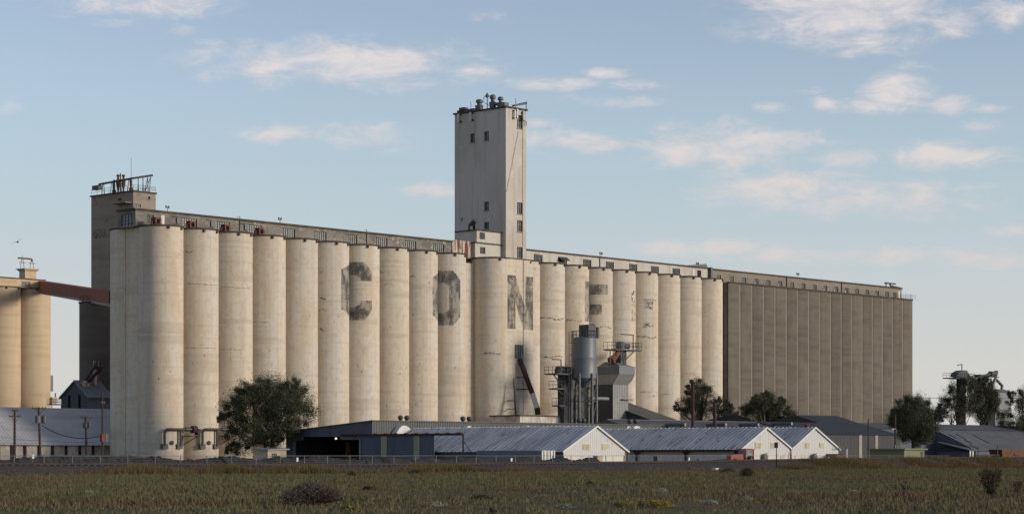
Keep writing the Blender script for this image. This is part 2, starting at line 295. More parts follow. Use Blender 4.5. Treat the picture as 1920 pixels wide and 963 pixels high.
# ------------------------------------------------------------------ mesh builder
class MB:
    def __init__(s): s.v = []; s.f = []; s.m = []
    def add(s, vs, fs, m=0):
        o = len(s.v); s.v += [tuple(p) for p in vs]
        for q in fs: s.f.append(tuple(i + o for i in q)); s.m.append(m)
        return s
    def box(s, a0, a1, b0, b1, c0, c1, m=0):
        return s.add([(a0, b0, c0), (a1, b0, c0), (a1, b1, c0), (a0, b1, c0), (a0, b0, c1), (a1, b0, c1), (a1, b1, c1), (a0, b1, c1)],
                     [(0, 3, 2, 1), (4, 5, 6, 7), (0, 1, 5, 4), (1, 2, 6, 5), (2, 3, 7, 6), (3, 0, 4, 7)], m)
    def hexa(s, p, m=0):
        return s.add(p, [(0, 3, 2, 1), (4, 5, 6, 7), (0, 1, 5, 4), (1, 2, 6, 5), (2, 3, 7, 6), (3, 0, 4, 7)], m)
    def quad(s, a, b, c, d, m=0): return s.add([a, b, c, d], [(0, 1, 2, 3)], m)
    def prism(s, poly, vec, m=0):
        n = len(poly); q = [tuple(p) for p in poly] + [tuple(Vector(p) + Vector(vec)) for p in poly]
        fs = [tuple(range(n))[::-1], tuple(range(n, 2 * n))] + [(i, (i + 1) % n, n + (i + 1) % n, n + i) for i in range(n)]
        return s.add(q, fs, m)
    def tube(s, pts, r, seg=8, m=0, cap=True):
        """pts list of points, r radius or list"""
        pts = [Vector(p) for p in pts]; n = len(pts); rr = r if isinstance(r, (list, tuple)) else [r] * n
        vs = []; ref = None
        for i, p in enumerate(pts):
            d = (pts[min(i + 1, n - 1)] - pts[max(i - 1, 0)]).normalized()
            if ref is None or abs(d.dot(ref)) > .95: ref = Vector((0, 0, 1)) if abs(d.z) < .9 else Vector((1, 0, 0))
            x = d.cross(ref).normalized(); y = d.cross(x).normalized()
            for j in range(seg):
                a = 2 * PI * j / seg; vs.append(p + x * (rr[i] * math.cos(a)) + y * (rr[i] * math.sin(a)))
        fs = [(i * seg + j, i * seg + (j + 1) % seg, (i + 1) * seg + (j + 1) % seg, (i + 1) * seg + j) for i in range(n - 1) for j in range(seg)]
        if cap: fs += [tuple(range(seg))[::-1], tuple(range((n - 1) * seg, n * seg))]
        return s.add(vs, fs, m)
    def lathe(s, c, prof, seg=20, m=0):
        """prof list of (radius, z) about a vertical axis through c=(a,b)"""
        vs = []; n = len(prof)
        for (r, z) in prof:
            for j in range(seg):
                a = 2 * PI * j / seg; vs.append((c[0] + r * math.cos(a), c[1] + r * math.sin(a), z))
        fs = [(i * seg + j, i * seg + (j + 1) % seg, (i + 1) * seg + (j + 1) % seg, (i + 1) * seg + j) for i in range(n - 1) for j in range(seg)]
        fs += [tuple(range(seg))[::-1], tuple(range((n - 1) * seg, n * seg))]
        return s.add(vs, fs, m)
    def ribbed(s, org, ad, bd, nd, L, bfun, period, rw, h, m=0, m_rib=None):
        """sheet with raised ribs: ribs repeat along ad, run along bd"""
        org, ad, bd, nd = Vector(org), Vector(ad), Vector(bd), Vector(nd)
        pos = []; n = max(1, int(round(L / period))); p = L / n
        for i in range(n):
            a = i * p; pos += [(a, 0), (a + p - rw, 0), (a + p - rw * .75, h), (a + p - rw * .25, h)]
        pos.append((L, 0)); vs = []
        for a, hh in pos:
            b0, b1 = bfun(a); base = org + ad * a + nd * hh
            vs += [base + bd * b0, base + bd * b1]
        fs = [(2 * i, 2 * i + 2, 2 * i + 3, 2 * i + 1) for i in range(len(pos) - 1)]
        return s.add(vs, fs, m)
    def wall(s, mp, a0, a1, z0, z1, holes, dep, m=0, m_in=None):
        """wall in a mapped plane mp(a, z, inward) with rectangular openings and reveals"""
        m_in = m if m_in is None else m_in
        A = sorted({a0, a1, *[h[0] for h in holes], *[h[1] for h in holes]}); Z = sorted({z0, z1, *[h[2] for h in holes], *[h[3] for h in holes]})
        for i in range(len(A) - 1):
            for j in range(len(Z) - 1):
                ca, cz = (A[i] + A[i + 1]) / 2, (Z[j] + Z[j + 1]) / 2
                if any(h[0] < ca < h[1] and h[2] < cz < h[3] for h in holes): continue
                s.quad(mp(A[i], Z[j], 0), mp(A[i + 1], Z[j], 0), mp(A[i + 1], Z[j + 1], 0), mp(A[i], Z[j + 1], 0), m)
        for (h0, h1, y0, y1) in holes:
            for (p, q) in (((h0, y0), (h0, y1)), ((h0, y1), (h1, y1)), ((h1, y1), (h1, y0)), ((h1, y0), (h0, y0))):
                s.quad(mp(*p, 0), mp(*q, 0), mp(*q, dep), mp(*p, dep), m_in)
        return s
    def build(s, name, mats, parent=None, base=None, frame='site', smooth=False, bevel=0.0):
        """one mesh object; under a parent the coordinates are taken relative to the thing's base"""
        if not isinstance(mats, (list, tuple)): mats = [mats]
        if base is None: base = BASE[parent.name][0] if parent else (0, 0, 0)
        if parent: frame = BASE[parent.name][1]
        b = Vector(base)
        me = bpy.data.meshes.new(name); me.from_pydata([tuple(Vector(v) - b) for v in s.v], [], s.f)
        for q in mats: me.materials.append(MAT[q] if isinstance(q, str) else q)
        me.polygons.foreach_set('material_index', s.m)
        if smooth: me.polygons.foreach_set('use_smooth', [True] * len(me.polygons))
        me.update()
        o = bpy.data.objects.new(name, me); COL.objects.link(o)
        if parent: o.parent = parent
        else: place(o, base, frame)
        BASE[o.name] = (tuple(base), frame)
        if smooth and smooth != 'all':
            me.set_sharp_from_angle(angle=math.radians(35))
        return o


BASE = {}
def place(o, base, frame):
    if frame == 'site':
        x, y = W2(base[0], base[1]); o.location = (x, y, base[2]); o.rotation_euler = (0, 0, ROT)
    else: o.location = base
def tag(o, label, cat, group=None):
    o['label'] = label; o['category'] = cat
    if group: o['group'] = group
    return o
def kind(o, k): o['kind'] = k; return o
def thing(name, label, cat, base, group=None, frame='site'):
    o = bpy.data.objects.new(name, None); COL.objects.link(o); o.empty_display_size = .5
    place(o, base, frame); BASE[o.name] = (tuple(base), frame)
    return tag(o, label, cat, group)
def inst(src, parent, off, name=None):
    """another child with the same mesh, moved by off (site frame)"""
    o = src.copy(); COL.objects.link(o); o.parent = parent; o.location = off
    if name: o.name = name
    BASE[o.name] = BASE[parent.name]
    return o


mpW = lambda w: (lambda a, z, d: (a, w + d, z))          # wall facing the tracks
mpS = lambda s: (lambda a, z, d: (s + d, a, z))          # end wall facing left


def window(parent, mp, a0, a1, z0, z1, nx, ny, dep=.22, glass='glass', bar=.055, name='window', mull=None):
    b = MB(); b.quad(mp(a0, z0, dep), mp(a1, z0, dep), mp(a1, z1, dep), mp(a0, z1, dep), 0)
    if dep > .2:
        b.hexa([mp(a0 - .1, z0 - .16, -.14), mp(a1 + .1, z0 - .16, -.14), mp(a1 + .1, z0 - .16, -.003), mp(a0 - .1, z0 - .16, -.003), mp(a0 - .1, z0 - .03, -.14), mp(a1 + .1, z0 - .03, -.14), mp(a1 + .1, z0 - .03, -.003), mp(a0 - .1, z0 - .03, -.003)], 2)
    def strip(p0, p1, q0, q1):
        P = [mp(p0, q0, dep - .02), mp(p1, q0, dep - .02), mp(p1, q0, dep - .10), mp(p0, q0, dep - .10),
             mp(p0, q1, dep - .02), mp(p1, q1, dep - .02), mp(p1, q1, dep - .10), mp(p0, q1, dep - .10)]
        b.hexa(P, 1)
    for i in range(nx + 1):
        a = a0 + (a1 - a0) * i / nx; t = bar * (1.5 if i in (0, nx) or (mull and i in mull) else .8)
        strip(max(a0, a - t / 2), min(a1, a + t / 2), z0, z1)
    for j in range(ny + 1):
        z = z0 + (z1 - z0) * j / ny; t = bar * (1.5 if j in (0, ny) else .8)
        strip(a0, a1, max(z0, z - t / 2), min(z1, z + t / 2))
    return b.build(name, [glass, 'muntin' if glass != 'glass_pale' else 'muntin_grey', 'sill'], parent)


# ------------------------------------------------------------------ ground, railway
g = MB(); n = 40
R = 9000.0
g.quad((-R, -300, 0), (R, -300, 0), (R, R, 0), (-R, R, 0))
kind(g.build('ground', 'soil', frame='world'), 'structure')

# track bed: crest follows the slight sag of the line
WT = -142.0
TRK = [(-300, 14.0), (0, 14.5), (320, 16), (640, 16.6), (960, 14.5), (1280, 11), (1560, 6.0), (1750, 4.0), (1950, 3.0), (2300, 2.0)]
def trk_z(s):
    p = pxof(s, WT); d = np.interp(p, [a for a, _ in TRK], [b for _, b in TRK]); return CZ - d * depth(s, WT) / F - .16
S0, S1 = at(-250, WT), at(2250, WT)
NS = 160
b = MB(); prof = [(-148.6, 0.0, -.05), (-146.2, .72, 0), (-144.4, .98, 0), (-143.6, 1.0, 0), (-138.4, 1.0, 0), (-136.5, .75, 0), (-133.5, .22, -.02), (-131.0, 0, -.05)]
vs = []
for i in range(NS + 1):
    s_ = S0 + (S1 - S0) * i / NS; zt = trk_z(s_)
    for j, (w, fz, dz) in enumerate(prof):
        jit = RS.uniform(-.25, .25) if 0 < j < 3 else RS.uniform(-.05, .05)
        vs.append((s_, w + (RS.uniform(-.5, .5) if j == 0 else jit), fz * zt + dz + (RS.uniform(-.04, .04) if fz < 1 else 0)))
k_ = len(prof)
b.add(vs, [(i * k_ + j, (i + 1) * k_ + j, (i + 1) * k_ + j + 1, i * k_ + j + 1) for i in range(NS) for j in range(k_ - 1)])
kind(b.build('railway_embankment', 'ballast', base=(S0, WT, 0)), 'structure')

def make_rail(w, label):
    b = MB(); pr = [(-.075, 0), (.075, 0), (.075, .02), (.012, .04), (.012, .11), (.037, .125), (.037, .165), (-.037, .165), (-.037, .125), (-.012, .11), (-.012, .04), (-.075, .02)]
    vs = []
    for i in range(NS + 1):
        s_ = S0 + (S1 - S0) * i / NS; zt = trk_z(s_) + .05
        vs += [(s_, w + a, zt + c) for a, c in pr]
    q = len(pr)
    b.add(vs, [(i * q + j, (i + 1) * q + j, (i + 1) * q + (j + 1) % q, i * q + (j + 1) % q) for i in range(NS) for j in range(q)])
    return tag(b.build('rail', 'rail', base=(S0, w, 0)), label, 'rail')
make_rail(-142.72, 'rusty steel rail nearest the field on the gravel track bed')
make_rail(-141.28, 'rusty steel rail on the fence side of the track')
# sleepers
rt = thing('railway_sleepers', 'row of dark wooden sleepers under the two rails', 'sleepers', (S0, WT, 0))
tb = MB().box(-.12, .12, -1.3, 1.3, -.1, .06)
t0 = tb.build('sleeper', 'tie', rt, base=(0, 0, 0))
sa, sb = at(-20, WT), at(1940, WT); nt = 250
t0.location = (sa - S0, 0, trk_z(sa))
for i in range(1, nt):
    s_ = sa + (sb - sa) * i / (nt - 1); inst(t0, rt, (s_ - S0, RS.uniform(-.03, .03), trk_z(s_)))

# dark heaps behind the fence
b = MB(); WH = -121.5
def heaps(px0, px1, h0, wid, nseg):
    a0, a1 = at(px0, WH), at(px1, WH); vs = []
    m_ = 9
    for i in range(nseg + 1):
        s_ = a0 + (a1 - a0) * i / nseg; e = min(1, i / 4, (nseg - i) / 4)
        hh = h0 * e * (0.88 + .12 * math.sin(s_ * .9 + 1.3 * math.sin(s_ * .31)) + RS.uniform(-.06, .06))
        for j in range(m_):
            t = j / (m_ - 1) * 2 - 1
            vs.append((s_ + RS.uniform(-.15, .15), WH + t * wid + RS.uniform(-.1, .1), max(0, hh * (1 - abs(t) ** 1.7)) + RS.uniform(0, .07) - .03))
    b.add(vs, [(i * m_ + j, (i + 1) * m_ + j, (i + 1) * m_ + j + 1, i * m_ + j + 1) for i in range(nseg) for j in range(m_ - 1)])
heaps(-80, 420, 1.42, 2.0, 110); heaps(395, 720, 1.40, 1.9, 80); heaps(700, 1060, 1.33, 1.8, 80); heaps(1035, 1130, 1.28, 1.6, 26)
o = b.build('rubble_heaps', 'heap', base=(at(0, WH), WH, 0))
kind(tag(o, 'long low heaps of dark rubble lying behind the railway fence', 'rubble'), 'stuff')
b = MB(); s_a, s_b = at(82, -118.6), at(272, -118.6)
for i in range(28):
    t = i / 27; b_ = .55 + .06 * math.sin(t * 40); r_ = .55
b.tube([(s_a + (s_b - s_a) * i / 40, -118.6, .95 + .03 * math.sin(i * 1.7)) for i in range(41)], [.25 + .33 * min(1, i / 3, (40 - i) / 3) + .03 * math.sin(i * 2.1) for i in range(41)], 10)
tag(b.build('black_pipe', 'heap', base=(s_a, -118.6, 0), smooth=True), 'long black pipe lying on the heaps left of the white silos', 'pipe')

# ------------------------------------------------------------------ silos
D = 7.4; RA = 3.7; ZR = 38.9


def silhouette(c, w, r):
    x, y = W2(c, w); a = math.atan2(x, y) + math.asin(r / math.hypot(x, y)); return CX + F * math.tan(a)
def fit_center(px, w, r):
    lo, hi = -60, 300
    for _ in range(60):
        m_ = (lo + hi) / 2
        if silhouette(m_, w, r) < px: lo = m_
        else: hi = m_
    return lo


cA0 = fit_center(344, RA, RA); cA9 = fit_center(873.5, RA, RA); DA = (cA9 - cA0) / 9
CA = [cA0 + DA * i for i in range(10)]
cB0 = fit_center(1059, RA, RA); cB7 = fit_center(1355, RA, RA); DB = (cB7 - cB0) / 7
CB = [cB0 + DB * i for i in range(8)]
print('silo spacing', DA, DB, CA[0], CA[-1], CB[0], CB[-1])


def silo_mesh(name, r, z, mat, rim='rim'):
    b = MB(); seg = 72
    prof = [(r, 0), (r, z * .25), (r, z * .5), (r, z * .75), (r, z)]
    b.lathe((0, 0), prof, seg)
    return b
def rim_mesh(r, z, scup=()):
    b = MB(); b.lathe((0, 0), [(r + .02, z - .12), (r + .16, z - .10), (r + .16, z + .14), (r - .1, z + .16)], 72)
    for a in scup:
        x, y = math.cos(a), math.sin(a)
        b.box(x * (r + .1) - .16, x * (r + .1) + .16, y * (r + .1) - .16, y * (r + .1) + .16, z - .55, z - .13)
    return b


def silo_row(root, centers, w, r, z, mat, rims='rim'):
    bs = BASE[root.name][0]; src = None; rs = None; outs = []
    for i, c in enumerate(centers):
        off = (c - bs[0], w - bs[1], 0)
        if src is None:
            src = silo_mesh('silo', r, z, mat).build('silo', mat, root, base=(0, 0, 0), smooth=True); src.location = off; o = src
            rm = rim_mesh(r, z, (-1.9, -1.15)).build('roof_rim', rims, src, base=(0, 0, 0)); rs = rm
        else:
            o = inst(src, root, off); rm = rs.copy(); COL.objects.link(rm); rm.parent = o; rm.location = (0, 0, 0)
        outs.append(o)
    return outs


# painted letters and cracks are thin skins that follow the silo surface
def surf(centers, r=RA, flat=None):
    def f(s):
        if flat and flat[0] <= s <= flat[1]: return 0.0
        c = min(centers, key=lambda q: abs(q - s)); d = abs(s - c)
        return r - math.sqrt(max(0, r * r - d * d)) if d < r else r
    return f
def s_on(c, px, r=RA):
    best = None; last = -1e9; px = min(px, silhouette(c, r, r) - .4)
    for i in range(400):
        ph = -1.2 + 2.75 * i / 399       # angle from the outward normal
        s_ = c + r * math.sin(ph); w_ = r - r * math.cos(ph)
        q = pxof(s_, w_); e = abs(q - px)
        if q < last: break               # past the visible edge of the silo
        last = q
        if best is None or e < best[0]: best = (e, s_)
    return best[1]
def skin(parent, name, mat, s0, s1, z0, z1, test, sf, ds=.13, dz=.16, proud=.025):
    b = MB(); ni = int((s1 - s0) / ds) + 1; nj = int((z1 - z0) / dz) + 1; idx = {}
    def vert(i, j):
        if (i, j) not in idx:
            s_ = s0 + (s1 - s0) * i / ni; e = .02; w_ = sf(s_)
            g_ = (sf(s_ + e) - sf(s_ - e)) / (2 * e); g_ = max(-4, min(4, g_)); q = math.sqrt(1 + g_ * g_)
            idx[(i, j)] = len(b.v); b.v.append((s_ + proud * g_ / q, w_ - proud / q, z0 + (z1 - z0) * j / nj))
        return idx[(i, j)]
    for i in range(ni):
        for j in range(nj):
            if test((i + .5) / ni, (j + .5) / nj): b.f.append((vert(i, j), vert(i + 1, j), vert(i + 1, j + 1), vert(i, j + 1))); b.m.append(0)
    return b.build(name, mat, parent)
def octo(x, y, x0, x1, y0, y1, cx, cy):
    if not (x0 <= x <= x1 and y0 <= y <= y1): return False
    dx = max(0, x0 + cx - x, x - (x1 - cx)) / cx; dy = max(0, y0 + cy - y, y - (y1 - cy)) / cy
    return dx + dy <= 1
def L_oct(xv, xh, xr, gap):
    """block letter C or O: left bar ends at the silo joint xv, counter runs to xh, right corner cut from xr"""
    def f(x, y):
        mg = .16 * (1 - x / xv) if x < xv else (.17 * (x - xr) / (1 - xr) if x > xr else 0)
        if y < mg or y > 1 - mg: return False
        ch = max(0, (x - (xh - .10)) / .10) * .06
        if xv <= x < xh and .22 + ch < y < .78 - ch: return False
        return not (gap and x >= xv and .335 < y < .675)
    return f
def L_N(x, y): return x < .30 or x > .68 or abs(x - (.15 + .62 * (1 - y))) < .15
XV = [.24]
def L_E(x, y): return x < XV[0] or (.69 < y < .96 and x < .97) or (.19 < y < .46 and x < .76)


def gallery(root, sa, sb, w0, w1, zb, zt, wins, mat, name='gallery', glass='glass', nx=6, ny=4, roof_over=.25, endwin=None, doors=()):
    """long conveyor house on the silo roofs, windows let into its track-side wall"""
    b = MB(); holes = [(a0, a1, z0, z1) for (a0, a1, z0, z1) in wins]
    b.wall(mpW(w0), sa, sb, zb, zt, holes, .3)
    eh = [endwin] if endwin else []
    b.wall(mpS(sa), w0, w1, zb, zt, eh, .3)
    b.quad((sb, w0, zb), (sb, w1, zb), (sb, w1, zt), (sb, w0, zt)); b.quad((sb, w1, zb), (sa, w1, zb), (sa, w1, zt), (sb, w1, zt))
    gl = b.build(name, mat, root)
    MB().box(sa - roof_over, sb + roof_over, w0 - roof_over, w1 + roof_over, zt, zt + .28).build('roof', 'rim', gl)
    for h in holes: window(gl, mpW(w0), *h, nx, ny, glass=glass, mull=(nx // 2,) if nx > 3 else None)
    if endwin: window(gl, mpS(sa), *endwin, 4, 4, glass=glass, mull=(2,))
    for (a0, a1, z0, z1) in doors: MB().box(a0, a1, w0 - .06, w0 - .003, z0, z1).box(a0 + .15, a1 - .15, w0 - .09, w0 - .06, z0 + (z1 - z0) * .55, z1 - .2).box(a0 + .15, a1 - .15, w0 - .09, w0 - .06, z0 + .2, z0 + (z1 - z0) * .45).build('door', 'white', gl)
    return gl


# ---- left white elevator
EA = thing('grain_elevator', 'row of ten cream silos with a faded C and O, nearest the left', 'grain elevator', (CA[0], RA, 0))
silo_row(EA, CA, RA, RA, ZR, 'cream')
silo_row(EA, [CA[0]], RA + D, RA, ZR, 'cream'); silo_row(EA, [CA[-1]], RA + D, RA, ZR, 'cream')
MB().box(CA[0], CA[-1], RA, RA + D + RA - .3, 0, ZR - .05).build('silo_core', 'cream', EA)
# flat wall between the two end silos
b = MB(); b.box(CA[0] - RA + .55, CA[0], RA + 1.6, RA + D - 1.6, 0, ZR).box(CA[0] - RA + .42, CA[0] - RA + .55, RA + D - 2.2, RA + D - 1.9, 0, ZR); b.build('infill_wall', 'cream', EA)
MB().box(CA[0] - RA + .35, CA[0], RA + 1.6, RA + D - 1.6, ZR + .003, ZR + .13).build('roof_rim', 'rim', EA)
WG0, WG1 = 5.2, 9.9
sGA, sGB = at(254, WG0), at(848, WG0); zGA = zz(389.5, sGA, WG0)
def winrow(pxs, w, width_m, y_off_top, hgt, zt): return [(at(p, w) - width_m / 2, at(p, w) + width_m / 2, zt - y_off_top - hgt, zt - y_off_top) for p in pxs]
wA = winrow([282], WG0, 1.5, .9, 1.5, zGA) + winrow([356, 418, 478, 541, 600, 658, 715, 769, 822], WG0, 3.1, .85, 1.7, zGA)
GA = gallery(EA, sGA, sGB, WG0, WG1, ZR, zGA - .3, wA, 'grey_conc', glass='glass_pale', endwin=(WG0 + .35, WG1 - .9, zGA - 2.9, zGA - .9), doors=[(at(302, WG0), at(308, WG0), ZR + .1, ZR + 2.2)])
for i, p in enumerate((293, 358, 423, 487)):      # red fan housings on the roof edge
    s_ = at(p, 2.6); b = MB(); b.box(s_ - .55, s_ + .55, 2.1, 3.2, ZR + .16, ZR + 1.4).box(s_ + .6, s_ + .9, 2.35, 2.95, ZR + .35, ZR + 1.2).box(s_ - .25, s_ + .3, 2.03, 2.1, ZR + .4, ZR + 1.1, 1)
    b.tube([(s_ - .9, 2.65, ZR + .16), (s_ - .9, 2.65, ZR + .8), (s_ - .5, 2.65, ZR + .8)], .18, 8)
    b.build('fan_housing', ['red_box', 'black'], EA)
for p in (333, 397, 460):                   # conduit boxes on the gallery
    s_ = at(p, WG0); MB().box(s_ - .3, s_ + .3, WG0 - .25, WG0, zGA - 1.9, zGA - 1.0).tube([(s_ - 1.2, WG0 - .1, zGA - .8), (s_ - .1, WG0 - .1, zGA - .8), (s_, WG0 - .12, zGA - 1.2)], .06, 6).build('conduit_box', 'steel_mid', GA)
for p in (449, 687):
    s_ = at(p, WG0); MB().tube([(s_, WG0 - .12, ZR + .2), (s_, WG0 - .12, zGA + .3), (s_ - .5, WG0 - .12, zGA + .3)], .07, 6).build('vent_pipe', 'steel_mid', GA)
for p in (314, 525):
    s_ = at(p, 7.5); MB().tube([(s_, 7.5, zGA - .1), (s_, 7.5, zGA + 1.1)], .05, 6).box(s_ - .35, s_ + .35, 7.4, 7.6, zGA + .95, zGA + 1.05).box(s_ - .35, s_ - .2, 7.38, 7.62, zGA + .8, zGA + 1.25).box(s_ + .2, s_ + .35, 7.38, 7.62, zGA + .8, zGA + 1.25).build('beacon', 'steel_mid', GA)
sfA = surf(CA)
s0, s1 = s_on(CA[5], 640), s_on(CA[6], 697); y0, y1 = zz(599, (s0 + s1) / 2, 1), zz(490, (s0 + s1) / 2, 1)
fr = lambda q: (q - s0) / (s1 - s0)
skin(EA, 'painted_letter', 'letter', s0, s1, y0, y1, L_oct(fr(CA[5] + DA / 2), fr(s_on(CA[6], 676)), fr(s_on(CA[6], 683)), True), sfA)['label'] = 'worn black block letter C'
s0, s1 = s_on(CA[8], 811), s_on(CA[9], 863); y0, y1 = zz(609, (s0 + s1) / 2, 1), zz(506, (s0 + s1) / 2, 1)
skin(EA, 'painted_letter', 'letter', s0, s1, y0, y1, L_oct(fr(CA[8] + DA / 2), fr(s_on(CA[9], 842)), fr(s_on(CA[9], 849)), False), sfA)['label'] = 'worn black block letter O'
def crack(root, ci, C, pxa, pxb, py, th, sf, mat='crack', flat=False):
    a = at(pxa, 0) if flat else s_on(C[ci], pxa); c = at(pxb, 0) if flat else s_on(C[ci], pxb)
    zc = zz(py, (a + c) / 2, .6); ph = RS.uniform(0, 9)
    skin(root, 'crack', mat, a, c, zc - th, zc + th, lambda x, y: abs(y - .5 - .28 * math.sin(x * 7 + ph) - .12 * math.sin(x * 23 + ph)) < .16 + .09 * math.sin(x * 31 + ph), sf, ds=.12, dz=.05)
for (ci, a, c, py, th) in ((1, 346, 362, 471.5, .22), (1, 350, 408, 533, .12), (2, 412, 470, 539, .10), (2, 417, 425, 603, .2), (3, 477, 505, 603, .1), (5, 598, 606, 509, .25), (5, 600, 611, 559, .22), (5, 598, 612, 580, .25), (5, 600, 612, 618, .35), (6, 664, 680, 542, .08), (8, 769, 779, 517, .15), (1, 350, 404, 652, .10), (2, 415, 460, 655, .08), (7, 712, 722, 510, .2)):
    crack(EA, ci, CA, a, c, py, th, sfA)
# aeration ducts, hatch and blower at the foot of the first two silos
for ci, (pa, pb) in enumerate(((308, 334.5), (378.5, 403))):
    c = CA[ci]; sA, sB = s_on(c, pa), s_on(c, pb); zt = zz(804, sA, .5); zb = zz(835, sA, .5)
    def onr(s_, off=.45):
        d = (s_ - c) / RA; ph = math.asin(max(-1, min(1, d))); return (c + (RA + off) * math.sin(ph), RA - (RA + off) * math.cos(ph))
    b = MB(); path = [(*onr(sA), zb), (*onr(sA), zt - .5), (*onr(sA + .25, .5), zt - .12)]
    nn = 10
    for i in range(1, nn + 1): q = sA + (sB - sA) * i / nn; path.append((*onr(q, .5), zt))
    e = onr(sB + .2, .5); path += [(e[0] + .8, e[1] - .15, zt)]
    b.tube(path, .22, 10); q = onr(sB); b.tube([(*q, zt), (*q, zb)], .22, 10)
    b.tube([(e[0] + .6, e[1] - .15, zt), (e[0] + 1.9, e[1] - .25, zt)], .33, 12)
    b.build('aeration_duct', 'steel_dark', EA, smooth=True)
    for s_ in (sA, sB): q = onr(s_, .12); MB().box(q[0] - .55, q[0] + .55, q[1] - .3, q[1] + .3, zb - .5, zb + .3).build('duct_foot', 'steel_dark', EA)
    pass
    b = MB(); x0, yy0 = e[0] + 1.9, e[1] - .25
    b.tube([(x0, yy0, zt), (x0 + .9, yy0, zt)], .62, 12); b.box(x0 + .9, x0 + 1.5, yy0 - .4, yy0 + .4, zt - .9, zt + .1); b.box(x0 - .8, x0 + 1.5, yy0 - .5, yy0 + 1.2, zt - 1.15, zt - 1.0)
    b.tube([(x0 + 1.2, yy0, zt - 1.1), (x0 - 1.4, yy0 + .7, zt - 2.6)], .09, 6); b.tube([(x0 - 1.4, yy0 + .7, zt - .9), (x0 - 1.4, yy0 + .7, zt - 2.7)], .09, 6)
    b.build('blower', 'red_dark', EA)
    sh = s_on(c, (322, 391.5)[ci]); q0 = onr(sh, .02); q1 = onr(sh, .14); zc = zz(829.5, sh, .5)
    MB().tube([(*q0, zc), (*q1, zc)], .36, 16).build('hatch', 'rim', EA)

# ---- head tower behind the left elevator
wt0 = 44.0; sT = at(250, wt0); sT1 = at(292, wt0); wt1 = at_s(171, sT); zT = zz(359, sT, wt0)
HT = thing('headhouse_tower', 'dark concrete headhouse tower behind the left end of the silos', 'tower', (sT, wt0, 0))
b = MB()
mpR = mpW(wt0); h1 = (at(277.5, wt0), at(282, wt0), zz(370, sT, wt0), zz(365.5, sT, wt0)); h2 = (at(251.5, wt0), at(264, wt0), zz(388, sT, wt0), zz(381.5, sT, wt0))
b.wall(mpR, sT, sT1, 0, zT, [h1, h2], .3); b.build('front_wall', 'dark_conc', HT)
b = MB(); hA = (at_s(228, sT), at_s(221, sT), zz(375, sT, wt0 + 4), zz(372, sT, wt0 + 4)); hA = (min(hA[:2]), max(hA[:2]), *hA[2:]); hB = (at_s(200.5, sT), at_s(198.5, sT), zz(413, sT, wt0 + 6), zz(410.5, sT, wt0 + 6))
b.wall(mpS(sT), wt0, wt1, 0, zT, [hA, hB], .3); b.quad((sT1, wt0, 0), (sT1, wt1, 0), (sT1, wt1, zT), (sT1, wt0, zT)); b.quad((sT1, wt1, 0), (sT, wt1, 0), (sT, wt1, zT), (sT1, wt1, zT))
b.build('end_wall', 'dark_conc', HT)
MB().box(sT - .2, sT1 + .2, wt0 - .2, wt1 + .2, zT, zT + .25).build('roof', 'rim', HT)
window(HT, mpR, *h1, 2, 1, glass='black'); window(HT, mpR, *h2, 4, 2, glass='glass_pale')
for h in (hA, hB): window(HT, mpS(sT), *h, 1, 1, glass='black')
sj = at(282, wt0); MB().box(sT - 1.6, sT - .003, wt0 + .3, wt0 + 4.6, zz(380.5, sT, wt0), zz(379, sT, wt0)).build('ledge', 'dark_conc', HT)
# faint lettering on the shaded wall
GL = {'G': ["01111", "10000", "10000", "10011", "10001", "10001", "01111"], 'O': ["01110", "10001", "10001", "10001", "10001", "10001", "01110"]}
b = MB()
zc1, zc0 = zz(428, sT, wt0 + 8), zz(444, sT, wt0 + 8); x_ = 176.0
for ch in 'GOO':
    for r_ in range(7):
        for c_ in range(5):
            if GL[ch][r_][c_] == '1':
                wa, wb_ = at_s(x_ + c_ * 1.25, sT), at_s(x_ + (c_ + 1) * 1.25, sT); za = zc1 - (zc1 - zc0) * (r_ + 1) / 7; zb = zc1 - (zc1 - zc0) * r_ / 7
                b.quad((sT - .03, wa, za), (sT - .03, wb_, za), (sT - .03, wb_, zb), (sT - .03, wa, zb))
    x_ += 7.6
b.build('painted_letters', 'letter_ghost', HT)
b = MB()                                      # roof gear: sloped conveyor on trestles
wm = wt0 + 3.0
def TP(px, py, w=wm): s_ = at(px, w); return (s_, w, zz(py, s_, w))
tw = [(188, 346.5), (214, 340), (286, 328.5)]
wl = wt1 - 1.0
pA = (sT + 2, at_s(186, sT + 2), 0); pA = (pA[0], pA[1], zz(345.5, pA[0], pA[1])); pB = (sT + 2, at_s(250, sT + 2), 0); pB = (pB[0], pB[1], zz(334, pB[0], pB[1]))
pC = TP(286, 328.5, pB[1])
b = MB(); b.tube([pA, pB], .2, 8); b.tube([pB, pC], .19, 8); b.box(pA[0] - .5, pA[0] + .5, pA[1] - .4, pA[1] + 1.6, pA[2] - 1.0, pA[2] - .2)
b.build('roof_conveyor', 'steel_dark', HT)
def lerp(p, q, t): return tuple(p[i] + (q[i] - p[i]) * t for i in range(3))
for t in (.12, .38, .62, .88):
    p = lerp(pA, pB, t); b = MB()
    for sg in (-.7, .7): b.tube([(p[0] + sg * .3, p[1] + sg * .2, p[2]), (p[0] + sg * 1.3, p[1] + sg, zT + .2)], .07, 5)
    b.build('trestle', 'steel_dark', HT)
for t in (.25, .5, .75, .92):
    p = lerp(pB, pC, t); b = MB()
    for sg in (-.7, .7): b.tube([(p[0] + sg * .3, p[1] + sg * .3, p[2]), (min(sT1 - .1, max(sT + .2, p[0] + sg * .7)), p[1] + sg * 1.1, zT + .2)], .07, 5)
    b.build('trestle', 'steel_dark', HT)
